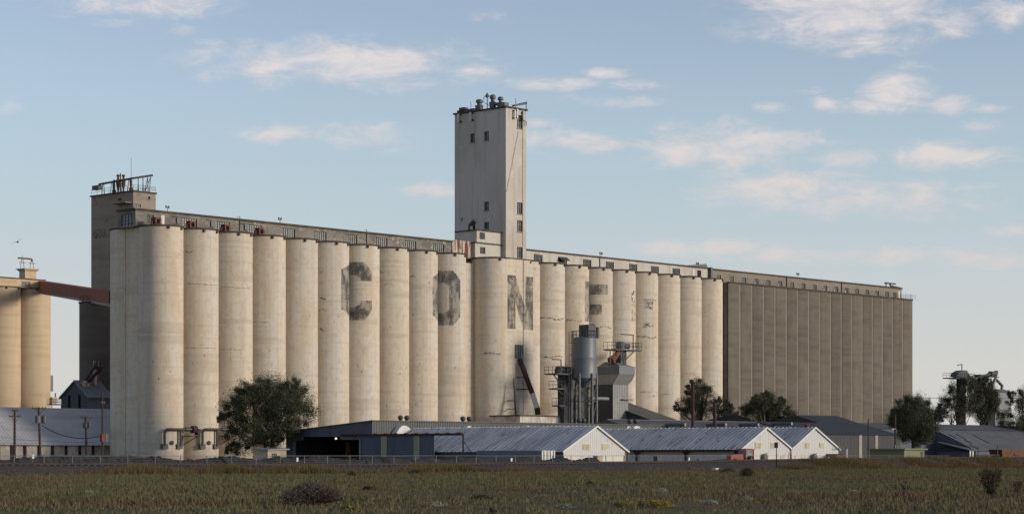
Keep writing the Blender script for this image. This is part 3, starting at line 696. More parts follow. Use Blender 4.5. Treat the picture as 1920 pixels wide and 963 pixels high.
for (pt, r_, hh) in ((221.5, .40, .2), (231.5, .38, 0)):
    w_ = at_s(pt, sT + 1.6); z0 = zT + .3
    b = MB(); zt_ = zz(329 - hh, sT, w_); b.lathe((sT + 1.6, w_), [(.2, z0), (r_ * .45, z0 + (zt_ - z0) * .2), (r_, z0 + (zt_ - z0) * .5), (r_, z0 + (zt_ - z0) * .78), (r_ * .55, z0 + (zt_ - z0) * .84), (r_ * .55, zt_), (r_ * .9, zt_), (r_ * .9, zt_ + .15), (.1, zt_ + .35)], 14)
    b.build('cyclone', 'rust_pipe', HT, smooth=True)
for pt in (214, 246):
    w_ = at_s(pt, sT + 1.4); MB().tube([(sT + 1.4, w_, zT + .2), (sT + 1.4, w_, zz(336, sT, w_))], .2, 8).tube([(sT + 1.4, w_, zT + .2), (sT + 1.4, w_, zT + 1.0)], .4, 8).build('drop_pipe', 'rust_pipe', HT)
w_ = at_s(246, sT + 3); MB().tube([(sT + 3, w_, zT + .2), (sT + 3, w_, zz(293, sT, w_))], [.06, .03], 5).build('antenna', 'steel_dark', HT)
w_ = at_s(226, sT + 3); MB().tube([(sT + 3, w_, zT + .2), (sT + 3, w_, zz(322, sT, w_))], .12, 6).build('vent_stack', 'steel_dark', HT)
b = MB(); hh = 1.0
crn = [(sT, wt1), (sT, wt0), (sT1, wt0), (sT1, wt1)]
for i in range(3):
    (a0, a1), (c0, c1) = crn[i], crn[i + 1]
    for q in (.55, 1.0): b.tube([(a0, a1, zT + .25 + hh * q), (c0, c1, zT + .25 + hh * q)], .03, 4)
    nn = max(2, int(math.hypot(c0 - a0, c1 - a1) / 1.8))
    for j in range(nn + 1): t = j / nn; b.tube([(a0 + (c0 - a0) * t, a1 + (c1 - a1) * t, zT + .25), (a0 + (c0 - a0) * t, a1 + (c1 - a1) * t, zT + .25 + hh)], .03, 4)
b.build('railing', 'steel_mid', HT)

# ---- right white elevator with the tall headhouse
EB = thing('grain_elevator', 'row of cream silos with the faded N and E under the tall headhouse', 'grain elevator', (CB[0], RA, 0))
def left_sil(c): x_, y_ = W2(c, RA); return CX + F * math.tan(math.atan2(x_, y_) - math.asin(RA / math.hypot(x_, y_)))
lo_, hi_ = CA[-1], CB[0]
for _ in range(50):
    CBL = (lo_ + hi_) / 2
    if left_sil(CBL) < 884: lo_ = CBL
    else: hi_ = CBL
CBR = CB[0] - DB
silo_row(EB, [CBL, CBR] + CB, RA, RA, ZR, 'cream')
silo_row(EB, [CBL], RA + D, RA, ZR, 'cream')
MB().box(CBL, CB[-1], RA, RA + D + RA - .3, 0, ZR - .05).build('silo_core', 'cream', EB)
sm = at(984, 0)
b = MB(); b.box(CBL, sm - .45, .03, RA, 0, ZR); b.box(sm + .45, CBR, .03, RA, 0, ZR); b.box(sm - .45, sm + .45, -.12, RA, 0, ZR - .1); 
wn = (at(965.5, 0), at(980, 0) - .1, zz(672, sm, 0), zz(646.5, sm, 0))
b.build('workhouse_wall', 'cream', EB)
MB().box(CBL, CBR, -.14, RA, ZR + .005, ZR + .15).build('roof_rim', 'rim', EB)
o = window(EB, mpW(.0), *wn, 4, 5, dep=-.02, mull=(2,))
sfB = surf([CBL, CBR] + CB, flat=(CBL, CBR))
def sfBp(s_): return -.12 if sm - .45 < s_ < sm + .45 else sfB(s_)
s0, s1 = at(951.5, 0), at(999.5, 0); y0, y1 = zz(617, (s0 + s1) / 2, 0), zz(517, (s0 + s1) / 2, 0)
sfN = lambda s_: (-.12 if sm - .5 < s_ < sm + .5 else (0.0 if s_ < CBR else sfB(s_)))
skin(EB, 'painted_letter', 'letter', s0, s1, y0, y1, L_N, sfN, proud=.03)['label'] = 'worn black block letter N'
s0, s1 = s_on(CB[1], 1097), s_on(CB[2], 1141); XV[0] = (CB[1] + DB / 2 - s0) / (s1 - s0); y0, y1 = zz(604, (s0 + s1) / 2, 1), zz(529, (s0 + s1) / 2, 1)
skin(EB, 'painted_letter', 'letter_faint', s0, s1, y0, y1, L_E, sfB)['label'] = 'faded black block letter E'
for (ci, a, c, ya, yb) in ((4, 1208, 1224, 560, 580), (4, 1206, 1226, 606, 614), (3, 1184, 1191, 545, 602)):   # last specks of a lost letter
    s0, s1 = s_on(CB[ci], a), s_on(CB[ci], c); y0, y1 = zz(yb, (s0 + s1) / 2, 1), zz(ya, (s0 + s1) / 2, 1); qq = np.random.RandomState(ci + int(a)).uniform(0, 1, (64, 64))
    skin(EB, 'paint_trace', 'letter_ghost', s0, s1, y0, y1, lambda x, y: qq[int(x * 9), int(y * 13)] > .55, sfB)
for (ci, a, c, py, th) in ((0, 1010, 1057, 597.5, .28), (1, 1061, 1092, 601, .25), (0, 1010, 1054, 668.5, .28), (4, 1194, 1231, 632, .28), (2, 1110, 1146, 613, .25), (2, 1115, 1140, 628, .15), (4, 1200, 1230, 562, .12), (4, 1208, 1226, 610, .25), (5, 1236, 1262, 738, .12), (4, 1200, 1222, 735, .12), (3, 1152, 1190, 618, .08), (6, 1280, 1300, 520, .1), (6, 1278, 1310, 700, .1), (4, 1210, 1226, 566, .2), (1, 1062, 1095, 668, .1)):
    crack(EB, ci, CB, a, c, py, th, sfB)
aL = CBL - .5
crack(EB, 0, [CBL], 886, 940, 662, .22, sfB)
# gap wall between the two elevators
MB().box(CA[-1] + .5, CBL - .5, RA + 1.0, RA + D, 0, ZR - 1.0).build('link_wall', 'cream', EB)

# headhouse tower on the right elevator
wh0 = 3.6; sH0 = at(948.5, wh0); sH1 = at(986.5, wh0); wh1 = at_s(852.5, sH0); zH = zz(201.5, sH0, wh0)
def hS(pxa, pxb, pya, pyb):      # opening in the left face
    a, c = sorted((at_s(pxa, sH0), at_s(pxb, sH0))); m_ = (a + c) / 2; return (a, c, zz(pyb, sH0, m_), zz(pya, sH0, m_))
def hW(pxa, pxb, pya, pyb): a, c = at(pxa, wh0), at(pxb, wh0); return (a, c, zz(pyb, (a + c) / 2, wh0), zz(pya, (a + c) / 2, wh0))
HL = [hS(881.5, 890, 250.5, 267), hS(907.5, 916.5, 246.5, 263), hS(907.5, 916.5, 378, 394), hS(907.5, 916.5, 416, 429)]
HR = [hW(969.5, 979.5, 216, 241), hW(969.5, 979.5, 379.5, 401), hW(969.5, 979.5, 413, 434.5), hW(969.5, 979.5, 463, 484)]
hh_ = [hS(865, 867.5, 408, 412), hS(884, 891, 420, 433)]
b = MB(); b.wall(mpW(wh0), sH0, sH1, ZR, zH, HR, .45); b.wall(mpS(sH0), wh0, wh1, ZR, zH, HL + hh_, .45)
b.quad((sH1, wh0, ZR), (sH1, wh1, ZR), (sH1, wh1, zH), (sH1, wh0, zH)); b.quad((sH1, wh1, 0), (sH0, wh1, 0), (sH0, wh1, zH), (sH1, wh1, zH))
HH = b.build('headhouse', 'white_conc', EB)
for h in HR: window(HH, mpW(wh0), *h, 3, 5, dep=.3)
for h in HL: window(HH, mpS(sH0), *h, 3, 4, dep=.3)
for h in hh_: window(HH, mpS(sH0), *h, 1, 1, dep=.3, glass='black')
MB().box(sH0 - .25, sH1 + .25, wh0 - .25, wh1 + .25, zH, zH + .3).build('roof', 'rim', HH)
MB().box(sH1 - 1.05, sH1 - .8, wh0 - .09, wh0 - .003, ZR, zH - .1).build('downpipe', 'white_conc', HH)
pz = zH + .3
for (px, r_, hgt) in ((898.5, .85, 2.2), (924, .75, 2.7), (938.5, .72, 2.1)):
    w_ = at_s(px, sH0 + 1.6); b = MB(); h_ = hgt
    b.lathe((sH0 + 1.6, w_), [(r_ * .75, pz), (r_, pz + h_ * .5), (r_ * .98, pz + h_ * .52), (r_ * .5, pz + h_ * .55), (r_ * .5, pz + h_ * .75), (r_ * .8, pz + h_ * .78), (r_ * .78, pz + h_ * .98), (r_ * .5, pz + h_ * 1.06)], 16)
    b.build('roof_ventilator', 'steel_mid', HH, smooth=True)
w_ = at_s(913.5, sH0 + 2); b = MB(); zb_ = pz + 3.3
for sg in (-1, 1):
    for tg in (-1, 1):
        b.tube([(sH0 + 2 + sg * .55, w_ + tg * .55, pz), (sH0 + 2 + sg * .75, w_ + tg * .75, pz + 1.3), (sH0 + 2 + sg * .45, w_ + tg * .45, pz + 2.6), (sH0 + 2, w_, zb_)], .06, 5)
    b.tube([(sH0 + 2 + sg * .7, w_ - .7, pz + .6), (sH0 + 2 - sg * .7, w_ + .7, pz + 1.9)], .05, 5)
b.lathe((sH0 + 2, w_), [(.1, pz + 2.5), (.38, pz + 2.7), (.3, pz + 3.0), (.12, pz + 3.5)], 10)
b.build('beacon_frame', 'steel_mid', HH)
w_ = at_s(931, sH0 + 1.2); b = MB(); b.tube([(sH0 + 1.2, w_ + 1, pz + .3), (sH0 + 1.2, w_ + .4, pz + .9), (sH0 + 1.2, w_ - .6, pz + .8), (sH0 + 1.2, w_ - 1.0, pz + .2)], .35, 8); b.box(sH0 + 1, sH0 + 2.2, at_s(946, sH0 + 1), at_s(946, sH0 + 1) + 1.6, pz, pz + 1.0); b.build('duct', 'steel_mid', HH)
for (pxa, pxb) in ((869, 888),): 
    wa, wb_ = at_s(pxa, sH0 + .5), at_s(pxb, sH0 + .5); MB().box(sH0 + .2, sH0 + .9, min(wa, wb_) - .4, max(wa, wb_) + 1.5, pz + .1, pz + .5).box(sH0 + .2, sH0 + 1.4, at_s(866, sH0) - .4, at_s(866, sH0) + 1, pz, pz + 1.0).build('roof_beam', 'steel_dark', HH)
a, c = at(962, wh0), at(985, wh0); b = MB(); b.hexa([(a, wh0 - .5, pz + .1), (c, wh0 - .5, pz + .9), (c, wh0 + .3, pz + .9), (a, wh0 + .3, pz + .1), (a, wh0 - .5, pz + .4), (c, wh0 - .5, pz + 1.4), (c, wh0 + .3, pz + 1.4), (a, wh0 + .3, pz + .4)]); b.tube([(c - .2, wh0 - .4, pz + 1), (c - .2, wh0 - .4, zH - 3)], .08, 6); b.build('hoist_beam', 'steel_dark', HH)
for px in (859.5, 882):                       # panel aerials
    w_ = at_s(px, sH0 - .4); z_ = zz(214 if px < 870 else 211, sH0, w_); b = MB(); b.box(sH0 - .55, sH0 - .25, w_ - .14, w_ + .18, z_ - 1.7, z_); b.box(sH0 - .3, sH0 - .003, w_ - .5, w_ - .25, z_ - .3, z_, 1); b.box(sH0 - .3, sH0 - .003, w_ - .5, w_ - .25, z_ - 1.7, z_ - 1.35, 1); b.build('panel_aerial', ['white', 'steel_dark'], HH)
for px, zt_ in ((965.5, 206), (970, 205), (982, 209), (985.5, 210)):
    s_ = at(px, wh0 - .4); z_ = zz(zt_, s_, wh0); b = MB(); b.box(s_ - .14, s_ + .14, wh0 - .5, wh0 - .25, z_ - 1.8, z_); b.box(s_ - .25, s_ - .1, wh0 - .3, wh0 - .003, z_ - 1.8, z_ - 1.5, 1); b.box(s_ - .25, s_ - .1, wh0 - .3, wh0 - .003, z_ - .4, z_ - .1, 1); b.build('panel_aerial', ['white', 'steel_dark'], HH)
for px in (883, 967):
    p = (sH0, at_s(px, sH0)) if px < 948 else (at(px, wh0), wh0); MB().tube([(p[0], p[1], zH), (p[0], p[1], zH + 1.9), (p[0] - .25, p[1], zH + 2.0)], .05, 5).build('lamp_bracket', 'steel_dark', HH)
p0 = (at(972, wh0 - .1), wh0 - .1, zz(243, sH0, wh0)); MB().tube([p0, (sH0 + .1, wh0 - .1, zz(360, sH0, wh0))], .03, 4).build('cable', 'steel_dark', HH)
# low annexe boxes in front of the tower's left face
s_l = at(894, wh0 + .4); sxa = sH0 - (at(920, wh0 + 1) - at(894, wh0 + 1))
w_a = wh0 + 1.0; sa1 = at(920, w_a); sa0 = at(894, w_a); wl1 = at_s(855, sa0); zt1 = zz(432, sa0, w_a); zm = zz(455.5, sa0, w_a)
b = MB(); hA = (at(899, w_a), at(909, w_a), zz(447.5, sa0, w_a), zz(434.5, sa0, w_a)); hB = (at(900, w_a), at(910, w_a), zz(474.5, sa0, w_a), zz(462, sa0, w_a))
b.wall(mpW(w_a), sa0, sH0 + .1, zm, zt1, [hA], .3); b.quad((sa0, w_a, zm), (sa0, wl1, zm), (sa0, wl1, zt1), (sa0, w_a, zt1))
sb0 = at(891, w_a); wl2 = at_s(880, sb0)
b.wall(mpW(w_a), sb0, sH0 + .1, ZR, zm, [hB], .3); b.quad((sb0, w_a, ZR), (sb0, wl2, ZR), (sb0, wl2, zm), (sb0, w_a, zm)); b.quad((sb0, wl2, ZR), (sH0, wl2, ZR), (sH0, wl2, zm), (sb0, wl2, zm))
b.quad((sa0, wl1, zm), (sH0, wl1, zm), (sH0, wl1, zt1), (sa0, wl1, zt1))
AX = b.build('annexe', 'white_conc', EB)
window(AX, mpW(w_a), *hA, 4, 4, dep=.2); window(AX, mpW(w_a), *hB, 4, 4, dep=.2)
MB().box(sa0 - .2, sH0 - .003, w_a - .2, wl1 + .2, zt1, zt1 + .22).box(sb0 - .2, sH0 - .003, w_a - .2, w_a + .15, zm - .02, zm + .2).box(sb0 - .2, sa0 - .003, w_a + .151, wl2, zm - .02, zm + .2).build('roof', 'rim', AX)
b = MB(); w_ = at_s(885, sa0 + .4); b.tube([(sa0 + .5, w_ + .5, zt1 + .2), (sa0 + .5, w_ + .5, zt1 + 1.2), (sa0 + .5, w_ - .3, zt1 + 1.7), (sa0 + .5, w_ - .9, zt1 + 2.0)], .5, 8); b.build('roof_duct', 'steel_dark', AX)
b = MB(); a, c = at(848, WG0 - .2), at(882, WG0 - .2); b.ribbed((a, WG0 - .2, ZR + .1), (1, 0, 0), (0, 0, 1), (0, -1, 0), c - a, lambda q: (0, zz(450, a, WG0) - ZR), .42, .25, .08); b.box(a, c, WG0 - .19, WG0 + 2.5, ZR, zz(450.5, a, WG0)); b.build('rusty_cladding', 'rust_white', EB)
# gallery on the right elevator
wB0 = 5.2; gB0, gB1 = sH1 - .05, at(1330, wB0); zGB = zz(467, at(990, wB0), wB0)
wB = winrow([1009, 1055, 1101, 1143.5, 1187, 1228, 1268], wB0, 2.6, .85, 1.45, zGB) + winrow([1311], wB0, 1.4, .75, 1.3, zGB)
b = MB(); GB = gallery(EB, gB0, gB1, wB0, 9.8, ZR, zGB - .25, wB, 'white_conc', nx=6, ny=3, doors=[(at(1298, wB0), at(1302, wB0), ZR + .2, ZR + 2.2)])
h = wB[1]; b = MB(); b.hexa([(h[0], wB0 + .05, h[3]), (h[1], wB0 + .05, h[3]), (h[1], wB0 - .95, h[3] - .75), (h[0], wB0 - .95, h[3] - .75), (h[0], wB0 + .05, h[3] + .06), (h[1], wB0 + .05, h[3] + .06), (h[1], wB0 - .95, h[3] - .69), (h[0], wB0 - .95, h[3] - .69)])
b.build('open_sash', 'muntin', GB)
s_ = at(1124, wB0); MB().tube([(s_, wB0 - .12, ZR + .2), (s_, wB0 - .12, zGB + .2)], .08, 6).build('downpipe', 'steel_mid', GB)
for p in (1127, 1308):
    s_ = at(p, 7.5); MB().tube([(s_, 7.5, zGB - .1), (s_, 7.5, zGB + 1.1)], .05, 6).box(s_ - .4, s_ + .4, 7.4, 7.6, zGB + .95, zGB + 1.05).box(s_ - .4, s_ - .2, 7.38, 7.62, zGB + .8, zGB + 1.25).box(s_ + .2, s_ + .4, 7.38, 7.62, zGB + .8, zGB + 1.25).build('beacon', 'steel_mid', GB)
a, c = at(1290, 6.2), at(1325, 6.2); b = MB(); b.hexa([(a, 5.8, zGB), (c, 5.8, zGB), (c, 7.5, zGB), (a, 7.5, zGB), (a, 5.8, zGB + .25), (c - .6, 5.8, zGB + .9), (c - .6, 7.5, zGB + .9), (a, 7.5, zGB + .25)]); b.build('roof_hatch', 'steel_mid', GB)
# spout from the workhouse window to the low building
def PP(px, py, w): s_ = at(px, w); return (s_, w, zz(py, s_, w))
b = MB(); b.tube([PP(975.5, 673, -.3), PP(978, 683, -.9), PP(998, 737, -2.6)], [.42, .5, .5], 10, 0); b.tube([PP(998, 737, -2.6), PP(1007, 764, -3.4)], .5, 10, 1); b.tube([PP(1007, 764, -3.4), PP(1008.5, 777, -3.5)], [.55, .5], 10, 0)
for (p, q) in ((968, 983), (968, 990)): pass
b.tube([PP(982, 706, -1.6), (at(969, -.05), -.05, zz(706.5, at(969, -.05), 0))], .09, 6); b.tube([PP(990, 729, -2.3), (at(968, -.05), -.05, zz(729, at(968, -.05), 0))], .11, 6); b.tube([PP(990, 725, -2.3), (at(970, -.05), -.05, zz(708, at(969, -.05), 0))], .04, 5)
b.build('grain_spout', ['red_dark', 'white'], EB, smooth=True)
b = MB(); b.tube([PP(962.5, 708, -1.2), PP(969, 778, -2.8)], [.05, .42], 8)
for y in (750.5, 766): b.tube([PP(953.5, y, -.06), PP(968, y, -2.4)], .09, 6)
b.build('support_strut', 'steel_dark', EB)

# ---- tan elevator on the right
sC0, sC1 = CB[-1] + 3.55, at(1712.5, 0); ZC = zz(527.5, at(1359, 0), 0); nC = 17; dC = (sC1 - sC0) / nC
EC = thing('grain_elevator', 'long plain tan concrete elevator with ribbed flat bays, rightmost block', 'grain elevator', (sC0, 0, 0))
bayb = MB()
# one bay: shallow bowed panel with chamfered right edge
prof = [(0, .30), (.35, .14), (1.0, .02), (dC * .5, -.08), (dC - .85, -.14)]
vs = []
for (a, w_) in prof: vs += [(a, w_, 0), (a, w_, ZC)]
bayb.add(vs, [(2 * i, 2 * i + 2, 2 * i + 3, 2 * i + 1) for i in range(len(prof) - 1)])
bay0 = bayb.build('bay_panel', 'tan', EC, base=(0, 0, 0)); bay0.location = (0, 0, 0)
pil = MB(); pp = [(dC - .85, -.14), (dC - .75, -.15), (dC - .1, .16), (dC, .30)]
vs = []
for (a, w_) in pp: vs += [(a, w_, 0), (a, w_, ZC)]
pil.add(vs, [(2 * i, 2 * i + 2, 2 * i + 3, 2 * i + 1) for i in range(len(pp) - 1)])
pil0 = pil.build('bay_chamfer', 'tan_sunlit', EC, base=(0, 0, 0))  # sun-facing edge of the bay, its brightness put into the colour
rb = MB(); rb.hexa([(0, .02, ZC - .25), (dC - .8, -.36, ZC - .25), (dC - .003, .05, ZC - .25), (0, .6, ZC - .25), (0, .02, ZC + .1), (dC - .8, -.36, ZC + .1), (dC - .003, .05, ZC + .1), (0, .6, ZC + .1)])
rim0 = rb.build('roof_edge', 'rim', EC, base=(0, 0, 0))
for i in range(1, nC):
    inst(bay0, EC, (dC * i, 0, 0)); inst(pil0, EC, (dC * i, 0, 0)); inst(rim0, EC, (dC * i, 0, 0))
MB().box(sC0, sC1, .55, 14.5, 0, ZC).build('bin_core', 'tan', EC)
wC0 = 5.0; gC0, gC1 = gB1 + .1, at(1690.5, wC0); zGC = zz(503, at(1333, wC0), wC0)
wnC = [1348, 1372, 1395.5, 1418.5, 1441, 1463, 1485, 1506.5, 1527.5, 1547.5, 1568, 1587.5, 1607, 1626.5, 1645, 1663.5, 1677.5]
zC_r = zz(545, gC1, wC0)
wC = []
for p in wnC: a = at(p, wC0); zt_ = zGC - 1.25; wC.append((a - .72, a + .72, zt_ - 1.45, zt_))
GC = gallery(EC, gC0, gC1, wC0, 9.6, ZC - .3, zGC - .25, wC, 'grey_conc2', nx=3, ny=4, glass='glass_pale')
MB().box(at(1684, wC0), at(1687, wC0), wC0 - .08, wC0 - .003, ZC + .1, ZC + 2.4).build('door', 'white', GC)
b = MB()
for i in range(34):
    s_ = gC0 + 3 + (gC1 - gC0 - 4) * i / 33; b.tube([(s_, .5, ZC + .1), (s_, .5, ZC + 1.15)], .03, 4)
for q in (.6, 1.1): b.tube([(gC0 + 3, .5, ZC + q), (gC1 - 1, .5, ZC + q)], .028, 4)
a, c = at(1690, .5), at(1710, .5)
for q in (.6, 1.1): b.tube([(a, .5, ZC + q), (c, .5, ZC + q), (c, 8, ZC + q)], .03, 4)
b.tube([(c, .5, ZC), (c, .5, ZC + 1.2)], .04, 4); b.build('railing', 'steel_mid', EC)
for p in (1474.5, 1577.5):
    s_ = at(p, wC0); MB().tube([(s_, wC0 - .15, ZC + .1), (s_, wC0 - .15, zGC + .1)], .12, 6).build('downpipe', 'steel_mid', GC)
MB().box(at(1330.5, wC0 - .1), at(1334, wC0 - .1), wC0 - .5, wC0 + .3, ZR - .5, zGB + .1).build('joint_pier', 'steel_mid', GC)
b = MB(); a, c = at(1660, 7), at(1688, 7); b.box(a, at(1678, 7), 6.7, 7.3, zGC + .95, zGC + 1.25); b.tube([(a + .3, 7, zGC), (a + .3, 7, zGC + 1.1)], .15, 6); b.tube([(at(1672, 7), 7, zGC), (at(1668, 7), 7, zGC + 1)], .2, 6); b.tube([(at(1672, 7), 7, zGC + .5), (c, 7, zGC + .25)], .2, 6); b.build('roof_gear', 'steel_dark', GC)
for p in (1496,):
    s_ = at(p, 7.5); MB().tube([(s_, 7.5, zGC - .1), (s_, 7.5, zGC + 1.2)], .05, 6).box(s_ - .45, s_ + .45, 7.4, 7.6, zGC + 1.0, zGC + 1.1).box(s_ - .45, s_ - .2, 7.38, 7.62, zGC + .9, zGC + 1.35).box(s_ + .2, s_ + .45, 7.38, 7.62, zGC + .9, zGC + 1.35).build('beacon', 'steel_mid', GC)
for p in (1414.5, 1458.5, 1544, 1551.5, 1564, 1584.5, 1641.5):
    s_ = at(p, 1.0); MB().lathe((s_, 1.0), [(.16, ZC + .1), (.2, ZC + .5), (.1, ZC + .75)], 8).build('roof_vent', 'white', EC)

# ------------------------------------------------------------------ yard buildings
def ridge_norm(ds, dz): l = math.hypot(ds, dz); return l


# ---- grey metal warehouse, end wall and door tinted blue as shade
wD = -40.0; sD = at(698, wD); sD2 = at(1240, wD); wDb = at_s(537, sD); zDf = zz(788.5, sD, wD); zDb = zz(809, sD, wDb)
WH_ = thing('warehouse', 'grey metal warehouse with end wall coloured blue as shade and a dark open doorway below the silos', 'warehouse', (sD, wD, 0))
ztop = lambda w_: zDf + (zDb - zDf) * (w_ - wD) / (wDb - wD)
wo0, wo1 = at_s(676, sD), at_s(552, sD); zo = zz(818, sD, (wo0 + wo1) / 2)
b = MB()
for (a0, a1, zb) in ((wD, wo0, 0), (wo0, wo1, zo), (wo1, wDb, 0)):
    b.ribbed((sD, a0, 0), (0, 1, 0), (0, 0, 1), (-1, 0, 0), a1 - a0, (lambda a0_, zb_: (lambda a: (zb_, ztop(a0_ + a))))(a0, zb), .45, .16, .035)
b.build('end_wall', 'blue_and_shade_metal', WH_)  # blue colour puts the skylit shade into this grey sheet wall
b = MB().ribbed((sD, wD, 0), (1, 0, 0), (0, 0, 1), (0, -1, 0), sD2 - sD, lambda a: (0, zDf), .52, .18, .05); b.build('front_wall', 'grey_metal', WH_)
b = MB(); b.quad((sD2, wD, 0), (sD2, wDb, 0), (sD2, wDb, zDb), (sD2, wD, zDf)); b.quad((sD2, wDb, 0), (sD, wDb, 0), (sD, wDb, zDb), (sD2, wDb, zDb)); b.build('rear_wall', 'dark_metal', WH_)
b = MB(); b.hexa([(sD - .25, wD - .25, zDf), (sD2 + .2, wD - .25, zDf), (sD2 + .2, wDb + .2, zDb), (sD - .25, wDb + .2, zDb), (sD - .25, wD - .25, zDf + .14), (sD2 + .2, wD - .25, zDf + .14), (sD2 + .2, wDb + .2, zDb + .14), (sD - .25, wDb + .2, zDb + .14)]); b.build('roof', 'grey_metal', WH_)
for w_ in (wo0, wo1): MB().box(sD - .15, sD + .2, w_ - .16, w_ + .16, 0, zo).build('door_jamb', 'galv', WH_)
MB().box(sD - .3, sD - .04, wo0 - .5, at_s(640, sD), zo - .5, zo + .12).box(sD - .3, sD - .04, at_s(570, sD), wo1 + .4, zo - .5, zo + .12).build('door_header', 'steel_mid', WH_)
sl = sD - .5; wl0, wl1 = at_s(814, sl), at_s(678, sl); zl = zz(817, sl, wD)
b = MB().ribbed((sl, wl0, .25), (0, 1, 0), (0, 0, 1), (-1, 0, 0), wl1 - wl0, lambda a: (0, zl - .25), .45, .16, .035); b.box(sl + .02, sl + .12, wl0, wl1, .25, zl); DL = b.build('sliding_door', 'blue_and_shade_metal', WH_)  # door leaf carries the same painted blue shade
for (pa, pb) in ((715, 726), (776, 787)):
    a, c = sorted((at_s(pa, sl), at_s(pb, sl))); MB().box(sl - .09, sl - .04, a, c, .3, zl - .05).build('light_strip', 'translucent', DL)
wr0 = at_s(869.5, sl); zr_ = zz(815.5, sl, wD)
b = MB().box(sl - .2, sl + .1, wr0, at_s(640, sl), zr_ - .12, zr_ + .22).tube([(sl, wr0 + .1, 0), (sl, wr0 + .1, zr_)], .13, 6).tube([(sl, wr0 + .1, zr_ - .9), (sl + .9, wr0 - .5, zr_ - 2.4)], .06, 5)
for i in range(9): w_ = wr0 + 1 + i * 2.2; b.box(sl - .3, sl + .25, w_ - .12, w_ + .12, zr_ + .22, zr_ + .34)
b.build('door_track', 'red_dark', WH_)
q = at_s(630, sD + 6); MB().lathe((sD + 6, q), [(.05, zz(823, sD + 6, q)), (.16, zz(822.6, sD + 6, q)), (.18, zz(821.2, sD + 6, q)), (.08, zz(819.5, sD + 6, q))], 10).build('lit_lamp', 'lamp', WH_)
q0, q1 = sorted((at_s(647, sD + 8), at_s(656, sD + 8))); MB().box(sD + 8, sD + 8.5, q0, q1, 0, zz(828, sD + 8, q0)).build('stacked_crates', 'rust_pipe', WH_)
for px in (751, 763, 868, 880, 1086, 1094, 1181, 1192):
    w_ = wD + 1.2; s_ = at(px, w_); z0 = ztop(w_) + .1; m_ = mpp(s_, w_)
    MB().lathe((s_, w_), [(3.0 * m_, z0), (3.0 * m_, z0 + 3 * m_), (3.6 * m_, z0 + 3.6 * m_), (5.2 * m_, z0 + 6 * m_), (5.2 * m_, z0 + 8.6 * m_), (3.6 * m_, z0 + 11 * m_), (.4 * m_, z0 + 12 * m_)], 16).build('turbine_vent', 'steel_dark', WH_, smooth=True)
a, c = at(1176, wD - .1), at(1200, wD - .1); b = MB().ribbed((a, wD - .12, zDf - 1.6), (1, 0, 0), (0, 0, 1), (0, -1, 0), c - a, lambda q: (0, 1.4), .5, .2, .04); b.build('pale_panel', 'white_wall', WH_)

# ---- white arched shelters along the warehouse front
arch_lab = ['white arched shelter with its curved side showing left of the sheds', 'white arched shelter top showing below the second pair of roof vents', 'white arched shelter top in the middle of the long grey wall', 'white arched shelter top just right of the nearest white gable']
for i, px in enumerate((758, 880, 990, 1193)):
    w_ = -41.1; s_ = at(px, w_); zt_ = zz(796.8 if i == 0 else 797.5, s_, w_); hw = 4.6 if i == 0 else 3.6
    poly = []
    for j in range(25):
        t = j / 24 * 2 - 1; poly.append((s_ + t * hw, w_, zt_ * (math.cos(t * PI / 2) ** (.85 if t > 0 else 1.25))))
    b = MB().prism(poly[::-1], (0, 1.0, 0)); tag(b.build('arched_shelter', 'white', base=(s_, w_, 0)), arch_lab[i], 'shelter', 'white arched shelters along the warehouse')


